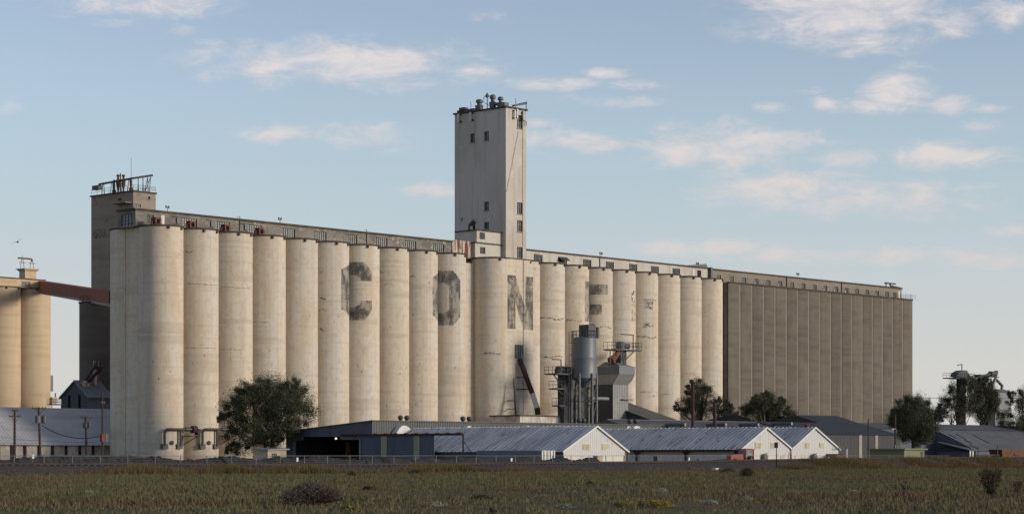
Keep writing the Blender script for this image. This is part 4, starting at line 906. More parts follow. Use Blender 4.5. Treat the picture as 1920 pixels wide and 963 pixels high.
# ---- white gabled sheds
def gable_shed(label, pl, pr, pa, ya, ye, w_g, w_far, side, z_low=1.45, win=()):
    sL, sRt = at(pl, w_g), at(pr, w_g); sA = at(pa, w_g); za = zz(ya, sA, w_g); ze = zz(ye, sL, w_g)
    R_ = thing('gabled_shed', label, 'shed', (sL, w_g, 0), 'white gabled sheds in the yard')
    L = w_far - w_g
    top = lambda s_: ze + (za - ze) * ((s_ - sL) / (sA - sL) if s_ < sA else (sRt - s_) / (sRt - sA))
    g_ = MB().ribbed((sL + .1, w_g, 0), (1, 0, 0), (0, 0, 1), (0, -1, 0), sRt - sL - .2, lambda a: (z_low, top(sL + .1 + a) - .04), .42, .07, -.03); g_.build('gable', 'white_wall', R_)
    MB().box(sL + .15, sRt - .15, w_g + .06, w_g + .35, 0, z_low + .25).build('plinth', 'white_low', R_)
    for sgn, (s0_, s1_) in ((-1, (sL, sA)), (1, (sRt, sA))):
        d = Vector((s1_ - s0_, 0, za - ze)); n_ = Vector((-d.z, 0, d.x)) if sgn < 0 else Vector((d.z, 0, -d.x)); n_.normalize(); l = d.length; d.normalize()
        if n_.z < 0: n_ = -n_
        org = Vector((s0_, w_g - .25, ze)) - d * .45
        b = MB().ribbed(org, (0, 1, 0), d, n_, L + .5, lambda a: (0, l + .45), .82, .28, .12); b.build('roof_slope', 'roof_white', R_)
        p0 = Vector((s0_, w_g - .3, ze)) - d * .4; p1 = Vector((s1_, w_g - .3, za)); q = n_ * .16
        MB().hexa([p0 - q, p1 - q, p1 - q + Vector((0, .12, 0)), p0 - q + Vector((0, .12, 0)), p0 + q * .6, p1 + q * .6, p1 + q * .6 + Vector((0, .12, 0)), p0 + q * .6 + Vector((0, .12, 0))]).build('rake_board', 'white', R_)
    b = MB(); b.add([(sL, w_far, 0), (sRt, w_far, 0), (sRt, w_far, ze), (sA, w_far, za), (sL, w_far, ze)], [(0, 1, 2, 3, 4)]); b.quad((sRt - .1, w_g, 0), (sRt - .1, w_far, 0), (sRt - .1, w_far, ze), (sRt - .1, w_g, ze)); b.build('rear_walls', 'white_low', R_)
    if side == 'closed':
        MB().ribbed((sL + .15, w_g, 0), (0, 1, 0), (0, 0, 1), (-1, 0, 0), L, lambda a: (0, ze), .5, .16, .04).build('side_wall', 'grey_metal', R_)
    else:
        MB().box(sL + .55, sL + .75, w_g + .4, w_far, 0, 1.62).build('side_wall', 'white', R_); MB().box(sL + .62, sL + .80, w_g + .4, w_far, 1.62, ze + .1).build('upper_band', 'beige', R_)
        MB().box(sL + .05, sL + .3, w_g + .2, w_far, ze - .42, ze - .08).build('eave_beam', 'red_dark', R_)
        for i in range(5):
            w_ = w_g + 1.0 + i * (at_s(1284, sL) - w_g - 1.0) ; 
            if w_ < w_far: MB().box(sL + .08, sL + .3, w_ - .14, w_ + .14, 0, ze - .42).add([(sL + .1, w_ - .7, ze - .42), (sL + .28, w_ - .7, ze - .42), (sL + .28, w_ + .7, ze - .42), (sL + .1, w_ + .7, ze - .42), (sL + .1, w_ - .14, ze - 1.0), (sL + .28, w_ - .14, ze - 1.0), (sL + .28, w_ + .14, ze - 1.0), (sL + .1, w_ + .14, ze - 1.0)], [(0, 1, 5, 4), (2, 3, 7, 6), (1, 2, 6, 5), (3, 0, 4, 7)]).build('post', 'red_dark', R_)
    for (xa, xb, ya_, yb_) in win:
        a, c = at(xa, w_g), at(xb, w_g); z0, z1 = zz(yb_, a, w_g), zz(ya_, a, w_g)
        bw = MB(); nn = 5
        for i in range(nn):
            t0_, t1_ = a + (c - a) * i / nn, a + (c - a) * (i + .9) / nn; bw.box(t0_, t1_, w_g - .10, w_g - .04, z0 + RS.uniform(0, .12), z1 - RS.uniform(0, .12))
        bw.box(a - .12, c + .12, w_g - .035, w_g - .01, z0 - .12, z1 + .12, 1)
        bw.build('boarded_window', ['yellowed', 'white_wall'], R_)
    return R_, sL, sA, sRt, ze, za


sR1 = at(778, -41.4); wG = at_s(1118, sR1); print('gable plane', wG, 'fence dist', depth(sR1, wG))
SH1, a1L, a1A, a1R, e1, z1 = gable_shed('white gabled shed behind the grey container, nearest of the three gables', 1056, 1175, 1118, 798, 844, wG, -41.4, 'closed', win=((1093, 1105.5, 831, 843.5), (1128.5, 1141, 831, 842)))
SH2, a2L, a2A, a2R, e2, z2 = gable_shed('white gabled shed with two rusty chimney pipes and an open side, middle gable', 1389.5, 1483, 1436, 800.5, 840, wG, -42.5, 'open', z_low=1.75, win=((1416, 1427, 828, 841), (1445.5, 1456, 829, 840)))
SH3, a3L, a3A, a3R, e3, z3 = gable_shed('white gabled shed furthest right, joined to the middle gable', 1483.5, 1572.5, 1527, 800.5, 840.5, wG, -44, 'closed', z_low=1.75, win=((1509.5, 1518, 828.5, 840), (1536.5, 1544.5, 829, 840)))
for px, y in ((1299, 719), (1340, 755)):
    s_ = a2A + .9; w_ = at_s(px, s_); b = MB(); z_ = zz(y, s_, w_); b.tube([(s_, w_, z2 - 1.2), (s_, w_, z_)], .27, 12)
    if px == 1299: b.tube([(s_ - 1.0, w_, zz(783, s_, w_)), (s_ + 1.0, w_, zz(783, s_, w_))], .07, 5)
    b.build('chimney_pipe', 'red_dark', SH2, smooth=True)
b = MB(); w_ = at_s(1514, a3A + .5); b.lathe((a3A + .4, w_), [(.3, z3 - .1), (.45, z3 + .25), (.5, z3 + .4), (.1, z3 + .6)], 10); b.build('ridge_cap', 'red_box', SH3)
# downpipes and boxes along the gable feet
for (px, y0_, y1_, root) in ((1483, 846, 864, SH3), (1176, 846, 864, SH1)):
    s_ = at(px, wG - .25); MB().tube([(s_, wG - .25, 0), (s_, wG - .25, zz(y0_, s_, wG))], .11, 6).build('downpipe', 'red_dark', root)
for (px, root) in ((1434, SH2), (1527, SH3)):
    s_ = at(px, wG - .4); z_ = zz(851, s_, wG); MB().box(s_ - .35, s_ + .35, wG - .6, wG - .01, .7, z_).tube([(s_ + .2, wG - .3, z_ + .05), (s_ + .8, wG - .3, z_ + .15)], .08, 6).box(s_ + .9, s_ + 1.15, wG - .2, wG - .01, .6, z_ - .1).build('meter_box', 'steel_mid', root)

# shipping container beside the nearest shed
wc = wG - 1.5; sc0 = at(1016, wc); sc1 = min(at(1041, wc), a1L - .3); wcb = at_s(895, sc0); zc_ = zz(843.5, sc0, wc)
CT = thing('shipping_container', 'blue grey shipping container with white barred doors beside the sheds', 'container', (sc0, wc, 0))
MB().ribbed((sc0, wc + .1, .15), (0, 1, 0), (0, 0, 1), (-1, 0, 0), wcb - wc - .2, lambda a: (0, zc_ - .25), .28, .12, .035).box(sc0 + .01, sc1, wc + .1, wcb, .15, zc_ - .05).build('body', 'steel_blue', CT)
MB().box(sc0 - .06, sc0 + .1, wc, wcb, zc_ - .12, zc_).box(sc0 - .06, sc0 + .1, wc, wcb, .05, .2).box(sc0 - .08, sc0 + .12, wcb - .1, wcb + .05, .0, zc_).build('frame', 'galv', CT)
for i in range(2):
    a = sc0 + (sc1 - sc0) * i / 2; MB().box(a + .03, a + (sc1 - sc0) / 2 - .03, wc, wc + .08, .2, zc_ - .02).build('door', 'white', CT)
for i in range(4):
    a = sc0 + (sc1 - sc0) * (i + .6) / 4.2; MB().tube([(a, wc - .06, .2), (a, wc - .06, zc_ - .05)], .045, 6).build('locking_bar', 'muntin', CT)
# clutter against the near shed's side
for i, (px, col, lab, hgt) in enumerate(((911, 'rust_pipe', 'narrow rusty cabinet left of the container under the eave', 1.9), (1121, 'beige', 'small tan electric cabinet in front of the nearest gable', 1.35), (1233, 'steel_dark', 'dark box heater standing at the open shed side', 1.3))):
    w_ = (at_s(911, a1L - 1.2), wG - 5, wG + 6)[i]; s_ = at(px, w_); nm = 'cabinet'
    b = MB().box(s_ - .55, s_ + .55, w_ - .4, w_ + .4, .12, hgt).box(s_ - .6, s_ + .6, w_ - .45, w_ + .45, hgt, hgt + .08).box(s_ - .45, s_ + .45, w_ - .43, w_ - .4, .3, hgt - .15).box(s_ - .5, s_ - .4, w_ - .35, w_ - .25, 0, .12).box(s_ + .4, s_ + .5, w_ + .25, w_ + .35, 0, .12)
    tag(b.build(nm, col, base=(s_, w_, 0)), lab, 'cabinet')

# ---- red tractor by the open shed
wt_ = wG - 4; s_ = at(1386, wt_); m_ = mpp(s_, wt_)
TR = thing('red_tractor', 'faded red yard tractor with an upright cab by the open shed', 'tractor', (s_, wt_, 0))
def tx(px): return at(px, wt_)
c0, c1 = tx(1390.5), tx(1406); zt_ = zz(841, c0, wt_)
b = MB()
for a in (c0, c1 - .16):
    for w_ in (wt_ - .8, wt_ + .65): b.box(a, a + .16, w_, w_ + .15, 1.0, zt_ - .1)
b.box(c0, c1, wt_ - .8, wt_ + .8, .75, 1.15); b.hexa([(c0 - .1, wt_ - .9, zt_ - .14), (c1 + .1, wt_ - .9, zt_ - .14), (c1 + .1, wt_ + .9, zt_ - .14), (c0 - .1, wt_ + .9, zt_ - .14), (c0 + .1, wt_ - .75, zt_ + .06), (c1 - .1, wt_ - .75, zt_ + .06), (c1 - .1, wt_ + .75, zt_ + .06), (c0 + .1, wt_ + .75, zt_ + .06)])
b.build('cab', 'red', TR); MB().box(c0 + .17, c1 - .17, wt_ - .72, wt_ - .70, 1.16, zt_ - .16).box(c0 + .03, c0 + .05, wt_ - .6, wt_ + .6, 1.16, zt_ - .16).build('cab_glass', 'glass', TR)
MB().box(c0 + .4, c1 - .5, wt_ - .3, wt_ + .3, 1.15, 1.7).build('seat', 'black', TR)
h0 = tx(1366); b = MB().hexa([(h0, wt_ - .45, .8), (c0 - .02, wt_ - .5, .8), (c0 - .02, wt_ + .5, .8), (h0, wt_ + .45, .8), (h0 + .1, wt_ - .38, 1.55), (c0 - .02, wt_ - .45, 1.75), (c0 - .02, wt_ + .45, 1.75), (h0 + .1, wt_ + .38, 1.55)]); b.build('bonnet', 'red', TR)
MB().tube([(h0 + .8, wt_ - .2, 1.6), (h0 + .8, wt_ - .2, 2.3)], .06, 6).build('exhaust', 'steel_dark', TR)
for (px, r_, dw) in ((1372, .5, -.75), (1372, .5, .75), (1398, .72, -.95), (1398, .72, .95)):
    wc_ = tx(px); wh_ = MB().tube([(wc_, wt_ + dw - .17, r_), (wc_, wt_ + dw + .17, r_)], r_, 18).build('wheel', 'black', TR, smooth=True)
    MB().tube([(wc_, wt_ + dw - .2, r_), (wc_, wt_ + dw + .2, r_)], r_ * .5, 14).build('rim', 'red', wh_)
b = MB().tube([(tx(1356), wt_ + 2, .75), (tx(1366), wt_ + 1, .85), (h0 + .3, wt_, .8)], .12, 6).tube([(tx(1350), wt_ + 2.4, .1), (tx(1350), wt_ + 2.4, 1.0)], .08, 6).box(tx(1331), tx(1352), wt_ + 2.1, wt_ + 2.5, .75, .92).box(tx(1333), tx(1333) + .12, wt_ + 2.2, wt_ + 2.35, 0, .75); b.build('drawbar', 'steel_dark', TR)

# ---- low grey building with roof tanks behind the sheds
wE0, wEr, wE1 = -40.0, -27.0, -14.0; sE0, sE1 = at(1243, wE0), at(1548, wE0); zEr = zz(791, at(1400, wEr), wEr) ; zEe = zEr - 3.0
LB = thing('low_metal_building', 'long low grey metal building with four roof tanks behind the sheds', 'building', (sE0, wE0, 0))
d = Vector((0, wEr - wE0, zEr - zEe)); n_ = Vector((0, -d.z, d.y)).normalized(); l_ = d.length; d.normalize()
b = MB().ribbed((sE0, wE0, zEe), (1, 0, 0), d, n_, sE1 - sE0, lambda a: (-.4, l_), .9, .2, .05); b.quad((sE0, wEr, zEr), (sE1, wEr, zEr), (sE1, wE1, zEe), (sE0, wE1, zEe)); b.box(sE0, sE1, wEr - .25, wEr + .25, zEr + .01, zEr + .14); b.build('roof', 'roof_grey', LB)
b = MB(); b.ribbed((sE0, wE0, 0), (1, 0, 0), (0, 0, 1), (0, -1, 0), sE1 - sE0, lambda a: (0, zEe), .5, .16, .04); b.add([(sE0, wE0, 0), (sE0, wE1, 0), (sE0, wE1, zEe), (sE0, wEr, zEr), (sE0, wE0, zEe)], [(0, 1, 2, 3, 4)]); b.add([(sE1, wE0, 0), (sE1, wE1, 0), (sE1, wE1, zEe), (sE1, wEr, zEr), (sE1, wE0, zEe)], [(0, 1, 2, 3, 4)]); b.build('walls', 'grey_metal', LB)
for (pa, pb) in ((1248, 1284), (1325, 1360.5), (1386, 1421.5), (1447.5, 1484)):
    wn_ = -36.5; s_ = at(pb, wn_); wf_ = at_s(pa, s_); r_ = 3.2 * mpp(s_, wn_); zc_ = zz(795.5 if pa < 1440 else 793.5, s_, wn_)
    tk = MB().tube([(s_, wn_, zc_), (s_, wf_, zc_)], r_, 16).build('roof_tank', 'blue_and_shade_metal', LB, smooth=True)
    MB().lathe((0, 0), [(r_, 0), (r_ * .9, .12), (r_ * .5, .2)], 14)
    MB().tube([(s_, wn_ - .02, zc_), (s_, wn_ - .12, zc_)], [r_ * 1.04, r_ * .9], 16).build('end_cap', 'galv', tk)
    MB().box(s_ - r_ * .8, s_ + r_ * .8, wn_ + .5, wn_ + .8, zEe, zc_ - r_ * .6).box(s_ - r_ * .8, s_ + r_ * .8, wf_ - .8, wf_ - .5, zEe, zc_ - r_ * .6).build('cradle', 'steel_dark', tk)

# ---- slate-blue hall on the right with lean-to
w3r, w3m, w3e = -22.0, -27.5, -37.5
s3R = at(1688, w3e); s3L = at(1500, w3e) ; s3a = at(1493, w3r); z3r = zz(777.5, s3a, w3r); z3m = zz(793, at(1608, w3m), w3m); z3e = zz(814, at(1640, w3e), w3e)
HB = thing('slate_hall', 'dark slate blue metal hall with two pale light strips right of the sheds', 'building', (s3L, w3e, 0))
def slope(b, sA_, sB_, w0_, z0_, w1_, z1_, per=.9, m=0):
    d = Vector((0, w1_ - w0_, z1_ - z0_)); n_ = Vector((0, -d.z, d.y)).normalized(); l = d.length; d.normalize()
    b.ribbed((sA_, w0_, z0_), (1, 0, 0), d, n_, sB_ - sA_, lambda a: (-.35, l), per, .15, .04, m)
b = MB(); slope(b, s3a, s3R, w3m, z3m, w3r, z3r); b.quad((s3a, w3r, z3r), (s3R, w3r, z3r), (s3R, w3r + 9, z3m), (s3a, w3r + 9, z3m)); slope(b, s3L, s3R, w3e, z3e, w3m, z3m - .02); b.build('roof', 'roof_slate', HB)
b = MB(); b.ribbed((s3L, w3e + .05, 0), (1, 0, 0), (0, 0, 1), (0, -1, 0), s3R - s3L, lambda a: (0, z3e + .02), .5, .14, .035)
for S_ in (s3L, s3R): b.add([(S_, w3e + .05, 0), (S_, w3r + 9, 0), (S_, w3r + 9, z3m), (S_, w3r, z3r - .05), (S_, w3m, z3m - .06), (S_, w3e + .05, z3e)], [(0, 1, 2, 3, 4, 5)])
b.build('walls', 'dark_metal', HB)
b = MB(); b.add([(s3a, w3m, z3m - 1.5), (s3a, w3r + 9, z3m - 1.5), (s3a, w3r + 9, z3m), (s3a, w3r, z3r - .04), (s3a, w3m, z3m - .05)], [(0, 1, 2, 3, 4)]); b.build('gable_end', 'dark_metal', HB)
for (pa, pb) in ((1610.5, 1616), (1641, 1646)):
    MB().box(at(pa, w3e), at(pb, w3e), w3e - .04, w3e + .01, .15, z3e - .15).build('light_strip', 'translucent', HB)

# ---- grey-roofed storage behind the trees at right
w4r, w4m, w4e = -24.0, -30.0, -42.0
s4L = at(1600, w4r); s4R = at(1960, w4r); z4r = zz(794.5, at(1740, w4r), w4r); z4m = zz(804.5, at(1753, w4m), w4m) ; s5L = at(1753, w4m); s5e = s5L; w4e = at_s(1829, s5L); z4e = zz(843, s5L, w4e); s5R = at(2000, w4e)
FB = thing('storage_barn', 'wide grey roofed storage barn under the trees at right', 'barn', (s4L, w4e, 0))
b = MB(); slope(b, s4L, s4R, w4m, z4m + .05, w4r, z4r, 1.1); b.quad((s4L, w4r, z4r), (s4R, w4r, z4r), (s4R, w4r + 8, z4m), (s4L, w4r + 8, z4m)); slope(b, s5L, s5R, w4e, z4e, w4m, z4m, 1.6); b.build('roof', 'roof_grey', FB)
b = MB(); b.add([(s5L + .2, w4e, 0), (s5L + .2, w4m, 0), (s5L + .2, w4m, z4m - .05), (s5L + .2, w4e, z4e - .05)], [(0, 1, 2, 3)]); b.quad((s5L, w4e + .1, 0), (s5R, w4e + .1, 0), (s5R, w4e + .1, z4e), (s5L, w4e + .1, z4e)); b.add([(s4L, w4m, 0), (s4L, w4r + 8, 0), (s4L, w4r + 8, z4m), (s4L, w4r, z4r - .05), (s4L, w4m, z4m)], [(0, 1, 2, 3, 4)]); b.quad((s4L, w4m + .05, 0), (s4R, w4m + .05, 0), (s4R, w4m + .05, z4m), (s4L, w4m + .05, z4m))
b.build('walls', 'blue_and_shade_metal', FB)
sL_ = s5L - 2.2; p0 = zz(829, sL_, at_s(1756, sL_)); wA_ = at_s(1757, sL_); wB_ = at_s(1822, sL_)
b = MB().hexa([(sL_, wB_, z4e - .25), (s5L + .15, wB_, z4e - .1), (s5L + .15, wA_, p0 + .1), (sL_, wA_, p0), (sL_, wB_, z4e - .1), (s5L + .15, wB_, z4e + .05), (s5L + .15, wA_, p0 + .25), (sL_, wA_, p0 + .15)]); b.build('lean_to_roof', 'roof_grey', FB)
b = MB().ribbed((sL_ + .1, wB_, 0), (0, 1, 0), (0, 0, 1), (-1, 0, 0), wA_ - wB_, lambda a: (0, 2.2), .6, .2, .05); b.build('lean_to_wall', 'blue_and_shade_metal', FB)
for i in range(2):
    a = at(1818.5 + i * 5, w4e - .3); MB().box(a, a + .45, w4e - .3, w4e - .2, .1, zz(844, a, w4e)).build('white_door', 'white', FB)
for (pa, ya, pb, yb) in ((1778, 814, 1797, 822), (1793, 814, 1815, 823), (1808, 824, 1826, 831), (1822, 814, 1856, 831), (1817, 833, 1834, 842)):
    t0_ = (843 - ya) / (843 - 804.5); t1_ = (843 - yb) / (843 - 804.5)
    wa_ = w4e + (w4m - w4e) * t0_; wb_ = w4e + (w4m - w4e) * t1_; za_ = z4e + (z4m - z4e) * t0_ + .07; zb_ = z4e + (z4m - z4e) * t1_ + .07; sa_ = at(pa, wa_); 
    MB().hexa([(sa_, wb_, zb_), (sa_ + .35, wb_, zb_), (sa_ + .35, wa_, za_), (sa_, wa_, za_), (sa_, wb_, zb_ + .06), (sa_ + .35, wb_, zb_ + .06), (sa_ + .35, wa_, za_ + .06), (sa_, wa_, za_ + .06)]).build('roof_seam', 'steel_dark', FB)

# ---- green hut by the fence
wg_ = -112.0; sg0 = at(1695, wg_); sg1 = at(1733, wg_); wgb = at_s(1631, sg0); zg_ = zz(842.5, sg0, wg_)
GH = thing('green_hut', 'low green hut with a pale green front near the fence', 'hut', (sg0, wg_, 0))
MB().box(sg0, sg1, wg_ + .02, wgb, 0, zg_).build('walls', 'green_light', GH); MB().box(sg0 + .01, sg1 - .01, wg_ - .02, wg_ + .018, 0, zg_ - .02).build('front_panel', 'green_light', GH)
MB().box(sg0 - .35, sg1 + .35, wg_ - .35, wgb + .35, zg_, zg_ + .2).build('roof', 'green_light', GH); a = at(1729, wg_ - .1); MB().box(a - .25, a + .35, wg_ - .07, wg_ - .022, .05, zg_ - .25).build('door', 'green', GH)
# ---- beige hut by the tree
wb_ = -30.0; sb_ = at(518, wb_); zb_ = zz(843, sb_, wb_)
BH = thing('pump_hut', 'small beige hut with a slanted roof beside the large tree', 'hut', (sb_, wb_, 0))
sbl, sbr = at(502, wb_), at(537, wb_)
MB().box(sbl, sbr, wb_, wb_ + 3, 0, zb_).build('walls', 'beige', BH); MB().hexa([(sbl - .3, wb_ - .4, zb_ - .1), (sbr + .3, wb_ - .4, zb_ + .05), (sbr + .3, wb_ + 3.3, zb_ + .2), (sbl - .3, wb_ + 3.3, zb_ + .1), (sbl - .3, wb_ - .4, zb_ + .08), (sbr + .3, wb_ - .4, zb_ + .23), (sbr + .3, wb_ + 3.3, zb_ + .38), (sbl - .3, wb_ + 3.3, zb_ + .28)]).build('roof', 'galv', BH)
window(BH, mpW(wb_), at(510, wb_), at(518, wb_), 1.0, 1.8, 2, 2, dep=-.02)

# ---- low flat building under the letter N
wn0 = -8.0; sn0, sn1 = at(975, wn0), at(1056, wn0); wn1 = min(-.25, at_s(908, sn0)); zn = zz(779, sn0, wn0)
NB = thing('scale_building', 'flat roofed low building with pale corrugated front below the letter N', 'building', (sn0, wn0, 0))
MB().ribbed((sn0, wn0, 0), (1, 0, 0), (0, 0, 1), (0, -1, 0), sn1 - sn0, lambda a: (0, zn), .8, .2, .05).build('front_wall', 'weathered_panel', NB)
MB().box(sn0 + .01, sn1, wn0 + .02, wn1, 0, zn).build('body', 'weathered_panel', NB); MB().box(sn0 - .3, sn1 + .2, wn0 - .3, wn1, zn, zn + .18).build('roof', 'rim', NB)

# ---- blue-grey tank tower
wk = -11.0; sk = at(1095, wk); mk = mpp(sk, wk); rk = 23 * mk
TK = thing('hopper_tank', 'blue grey steel hopper tank on legs in front of the silos', 'tank', (sk, wk, 0))
zk = lambda y: zz(y, sk, wk)
MB().lathe((sk, wk), [(.55, zk(727)), (rk, zk(709)), (rk * 1.012, zk(708.5)), (rk, zk(708)), (rk, zk(671)), (rk * 1.006, zk(670.5)), (rk, zk(670)), (rk, zk(634)), (rk * .3, zk(629.5))], 40).build('tank_shell', 'steel_blue', TK, smooth=True)
for i in range(6):
    a = i * PI / 3 + .35; x, y = sk + (rk + .12) * math.cos(a), wk + (rk + .12) * math.sin(a); MB().box(x - .16, x + .16, y - .16, y + .16, 0, zk(700)).build('leg', 'steel_mid', TK)
for i in range(6):
    a, c = i * PI / 3 + .35, (i + 1) * PI / 3 + .35; p = lambda q, z: (sk + (rk + .12) * math.cos(q), wk + (rk + .12) * math.sin(q), z)
    b = MB().tube([p(a, zk(752)), p(c, zk(722))], .06, 5).tube([p(c, zk(752)), p(a, zk(722))], .06, 5).tube([p(a, zk(752)), p(c, zk(752))], .09, 5).tube([p(a, zk(785)), p(c, zk(755))], .06, 5); b.build('brace', 'steel_mid', TK)
def round_rail(root, c, r, z, h, n=14, mat='steel_dark', name='railing'):
    b = MB()
    for q in (.5, 1.0): b.tube([(c[0] + r * math.cos(2 * PI * i / 24), c[1] + r * math.sin(2 * PI * i / 24), z + h * q) for i in range(25)], .05, 5)
    for i in range(n): a = 2 * PI * i / n; b.tube([(c[0] + r * math.cos(a), c[1] + r * math.sin(a), z), (c[0] + r * math.cos(a), c[1] + r * math.sin(a), z + h)], .05, 5)
    return b.build(name, mat, root)
round_rail(TK, (sk, wk), rk + .05, zk(634), zk(620.5) - zk(634))
MB().box(at(1096, wk - 1), at(1109, wk - 1), wk - 2, wk + .4, zk(633), zk(609)).lathe((at(1104, wk), wk - .9), [(.5, zk(609)), (.6, zk(607.5)), (.2, zk(606.5))], 10).build('motor_house', 'steel_dark', TK)
MB().tube([(at(1113, wk), wk - 1, zk(633)), (at(1113, wk), wk - 1, zk(613))], .35, 8).build('filter', 'steel_mid', TK)
lx = at(1067.5, wk - 1); b = MB()
for sg in (-.35, .35): b.tube([(lx + sg, wk - 1.2, 0), (lx + sg, wk - 1.2, zk(624))], .05, 5)
z_ = 2.0
while z_ < zk(626): b.tube([(lx - .35, wk - 1.2, z_), (lx + .35, wk - 1.2, z_)], .03, 4); z_ += .5
z_ = zk(690)
while z_ < zk(623): b.tube([(lx - .35, wk - 1.2, z_), (lx - .6, wk - 1.7, z_), (lx, wk - 2.0, z_), (lx + .6, wk - 1.7, z_), (lx + .35, wk - 1.2, z_)], .045, 4); z_ += 1.15
for sg in (-.6, 0, .6): b.tube([(lx + sg, wk - (1.7 if sg else 2.0), zk(690)), (lx + sg, wk - (1.7 if sg else 2.0), zk(623))], .035, 4)
b.build('caged_ladder', 'steel_dark', TK)
# bucket elevator next to the tank with platforms
wl_ = -9.0; sE = at(1057.5, wl_); sEr = at(1069, wl_)
BE = thing('bucket_elevator', 'dark steel bucket elevator with railed platforms left of the hopper tank', 'elevator leg', (sE, wl_, 0))
zk2 = lambda y: zz(y, sE, wl_)
MB().box(sE, sEr, wl_, wl_ + 1.6, 0, zk2(690)).build('casing', 'dark_metal', BE)
def platform(root, s0_, s1_, w0_, w1_, z, h, mat='steel_dark'):
    MB().box(s0_, s1_, w0_, w1_, z - .25, z).build('platform', mat, root)
    b = MB(); P = [(s0_, w1_), (s0_, w0_), (s1_, w0_), (s1_, w1_)]
    for i in range(3):
        (a0, a1), (c0, c1) = P[i], P[i + 1]; nn = max(2, int(math.hypot(c0 - a0, c1 - a1) / 1.0))
        for q in (.5, 1): b.tube([(a0, a1, z + h * q), (c0, c1, z + h * q)], .045, 5)
        for j in range(nn + 1): b.tube([(a0 + (c0 - a0) * j / nn, a1 + (c1 - a1) * j / nn, z), (a0 + (c0 - a0) * j / nn, a1 + (c1 - a1) * j / nn, z + h)], .045, 5)
    return b.build('railing', mat, root)
platform(BE, at(1036, wl_), sEr + 1.2, wl_ - 1, wl_ + 2, zk2(700), 1.25); platform(BE, at(1041, wl_), sE + .1, wl_ - .5, wl_ + 1.6, zk2(727.5), 1.3); platform(BE, at(1047, wl_), sE + .1, wl_ - .5, wl_ + 1.6, zk2(759), 1.3)
for (pa, ya, yb) in ((1037, 701, 730), (1042, 728, 741), (1048, 760, 767)):
    MB().tube([(at(pa, wl_ - .4), wl_ - .4, zk2(ya)), (sE, wl_ - .1, zk2(yb))], .12, 6).build('bracket', 'steel_dark', BE)
b = MB(); mx_ = at(1062, wl_); b.tube([(mx_ - 1.6, wl_ + .8, zk2(693)), (mx_ + 1.4, wl_ + .8, zk2(693))], .75, 12); b.box(mx_ - 1.9, mx_ - .4, wl_ + .3, wl_ + 1.3, zk2(699), zk2(691)); b.build('head_drive', 'steel_dark', BE)
MB().tube([(at(1047.5, wl_), wl_ - .6, zk2(700)), (at(1047.5, wl_), wl_ - .6, zk2(674.5)), (at(1031, wl_), wl_ - .6, zk2(674.5))], .13, 6).build('davit', 'steel_mid', BE)
for px in (1079, 1087, 1091):
    s_ = at(px, wl_ + 2); MB().tube([(s_, wl_ + 2, 0), (s_, wl_ + 2, zk2(742))], .45, 8).build('downspout', 'steel_dark', BE)
# dust house with tapered hopper
wk3 = -8.5; sK = at(1161, wk3); sK1 = at(1190.5, wk3); wK1 = min(at_s(1120, sK), wk3 + 7.0); zk3 = lambda y: zz(y, sK, wk3)
DH = thing('dust_house', 'grey sheet steel dust house with a flared hopper right of the tank', 'dust collector', (sK, wk3, 0))
def ring(s0_, s1_, w0_, w1_, z): return [(s0_, w0_, z), (s1_, w0_, z), (s1_, w1_, z), (s0_, w1_, z)]
sl0, sl1 = at(1156, wk3 - .0), at(1184.5, wk3)
q1, q2 = ring(sl0, sl1 - .3, wk3 + .9, wK1 - .6, zk3(721)), ring(sK - .9, sK1 - .9, wk3 + .6, wK1, zk3(710))
MB().hexa(ring(sl0 - .05, sl1 - .2, wk3 + .8, wK1 - .4, zk3(720)) + ring(sK - .6, sK1 - .35, wk3 + .45, wK1 - .2, zk3(712))).hexa(ring(sK - .6, sK1 - .35, wk3 + .45, wK1 - .2, zk3(712.05)) + ring(sK, sK1, wk3, wK1, zk3(700.5))).build('hopper', 'galv', DH)
MB().box(sK, sK1, wk3, wK1, zk3(700.3), zk3(687)).build('upper_bin', 'steel_blue', DH)
MB().box(sK - .15, sK1 + .15, wk3 - .15, wK1 + .15, zk3(687), zk3(685.5)).build('rim_flange', 'galv', DH)
for z_ in (zk3(700.4), zk3(712)): pass
mid = (wk3 + wK1) / 2
b = MB().hexa(ring(sK + .1, sK1 - .3, wk3 + .1, mid, zk3(685.4)) + ring(sK + .8, sK + 1.2, wk3 + 1.5, mid - .4, zk3(678.5))).hexa(ring(sK + .1, sK1 - .3, mid, wK1 - .1, zk3(685.4)) + ring(sK + .8, sK + 1.4, mid + .6, wK1 - 1.2, zk3(676.5))); b.build('hood', 'steel_blue', DH)
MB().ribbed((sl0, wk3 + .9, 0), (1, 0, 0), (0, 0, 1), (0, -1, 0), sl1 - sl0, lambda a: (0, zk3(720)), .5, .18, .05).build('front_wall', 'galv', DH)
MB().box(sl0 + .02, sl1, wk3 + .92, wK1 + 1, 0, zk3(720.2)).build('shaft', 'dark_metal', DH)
MB().box(sl0 + 2.3, sl1 + .9, wk3 + .2, wk3 + .9, zk3(748.5), zk3(747)).build('bracket', 'steel_mid', DH)
wp = wk3 + 3; sP = at(1166, wp); zk4 = lambda y: zz(y, sP, wp)
platform(DH, at(1143, wp), at(1191.5, wp), wp - 1.6, wp + 1.6, zk4(655), 1.35)
MB().lathe((at(1163, wp), wp), [(.9, zk4(655)), (.9, zk4(645)), (.7, zk4(641)), (.2, zk4(639.5))], 14).tube([(at(1163, wp), wp, zk4(647)), (at(1178, wp), wp, zk4(648))], .55, 10).build('head_drive', 'steel_mid', DH)
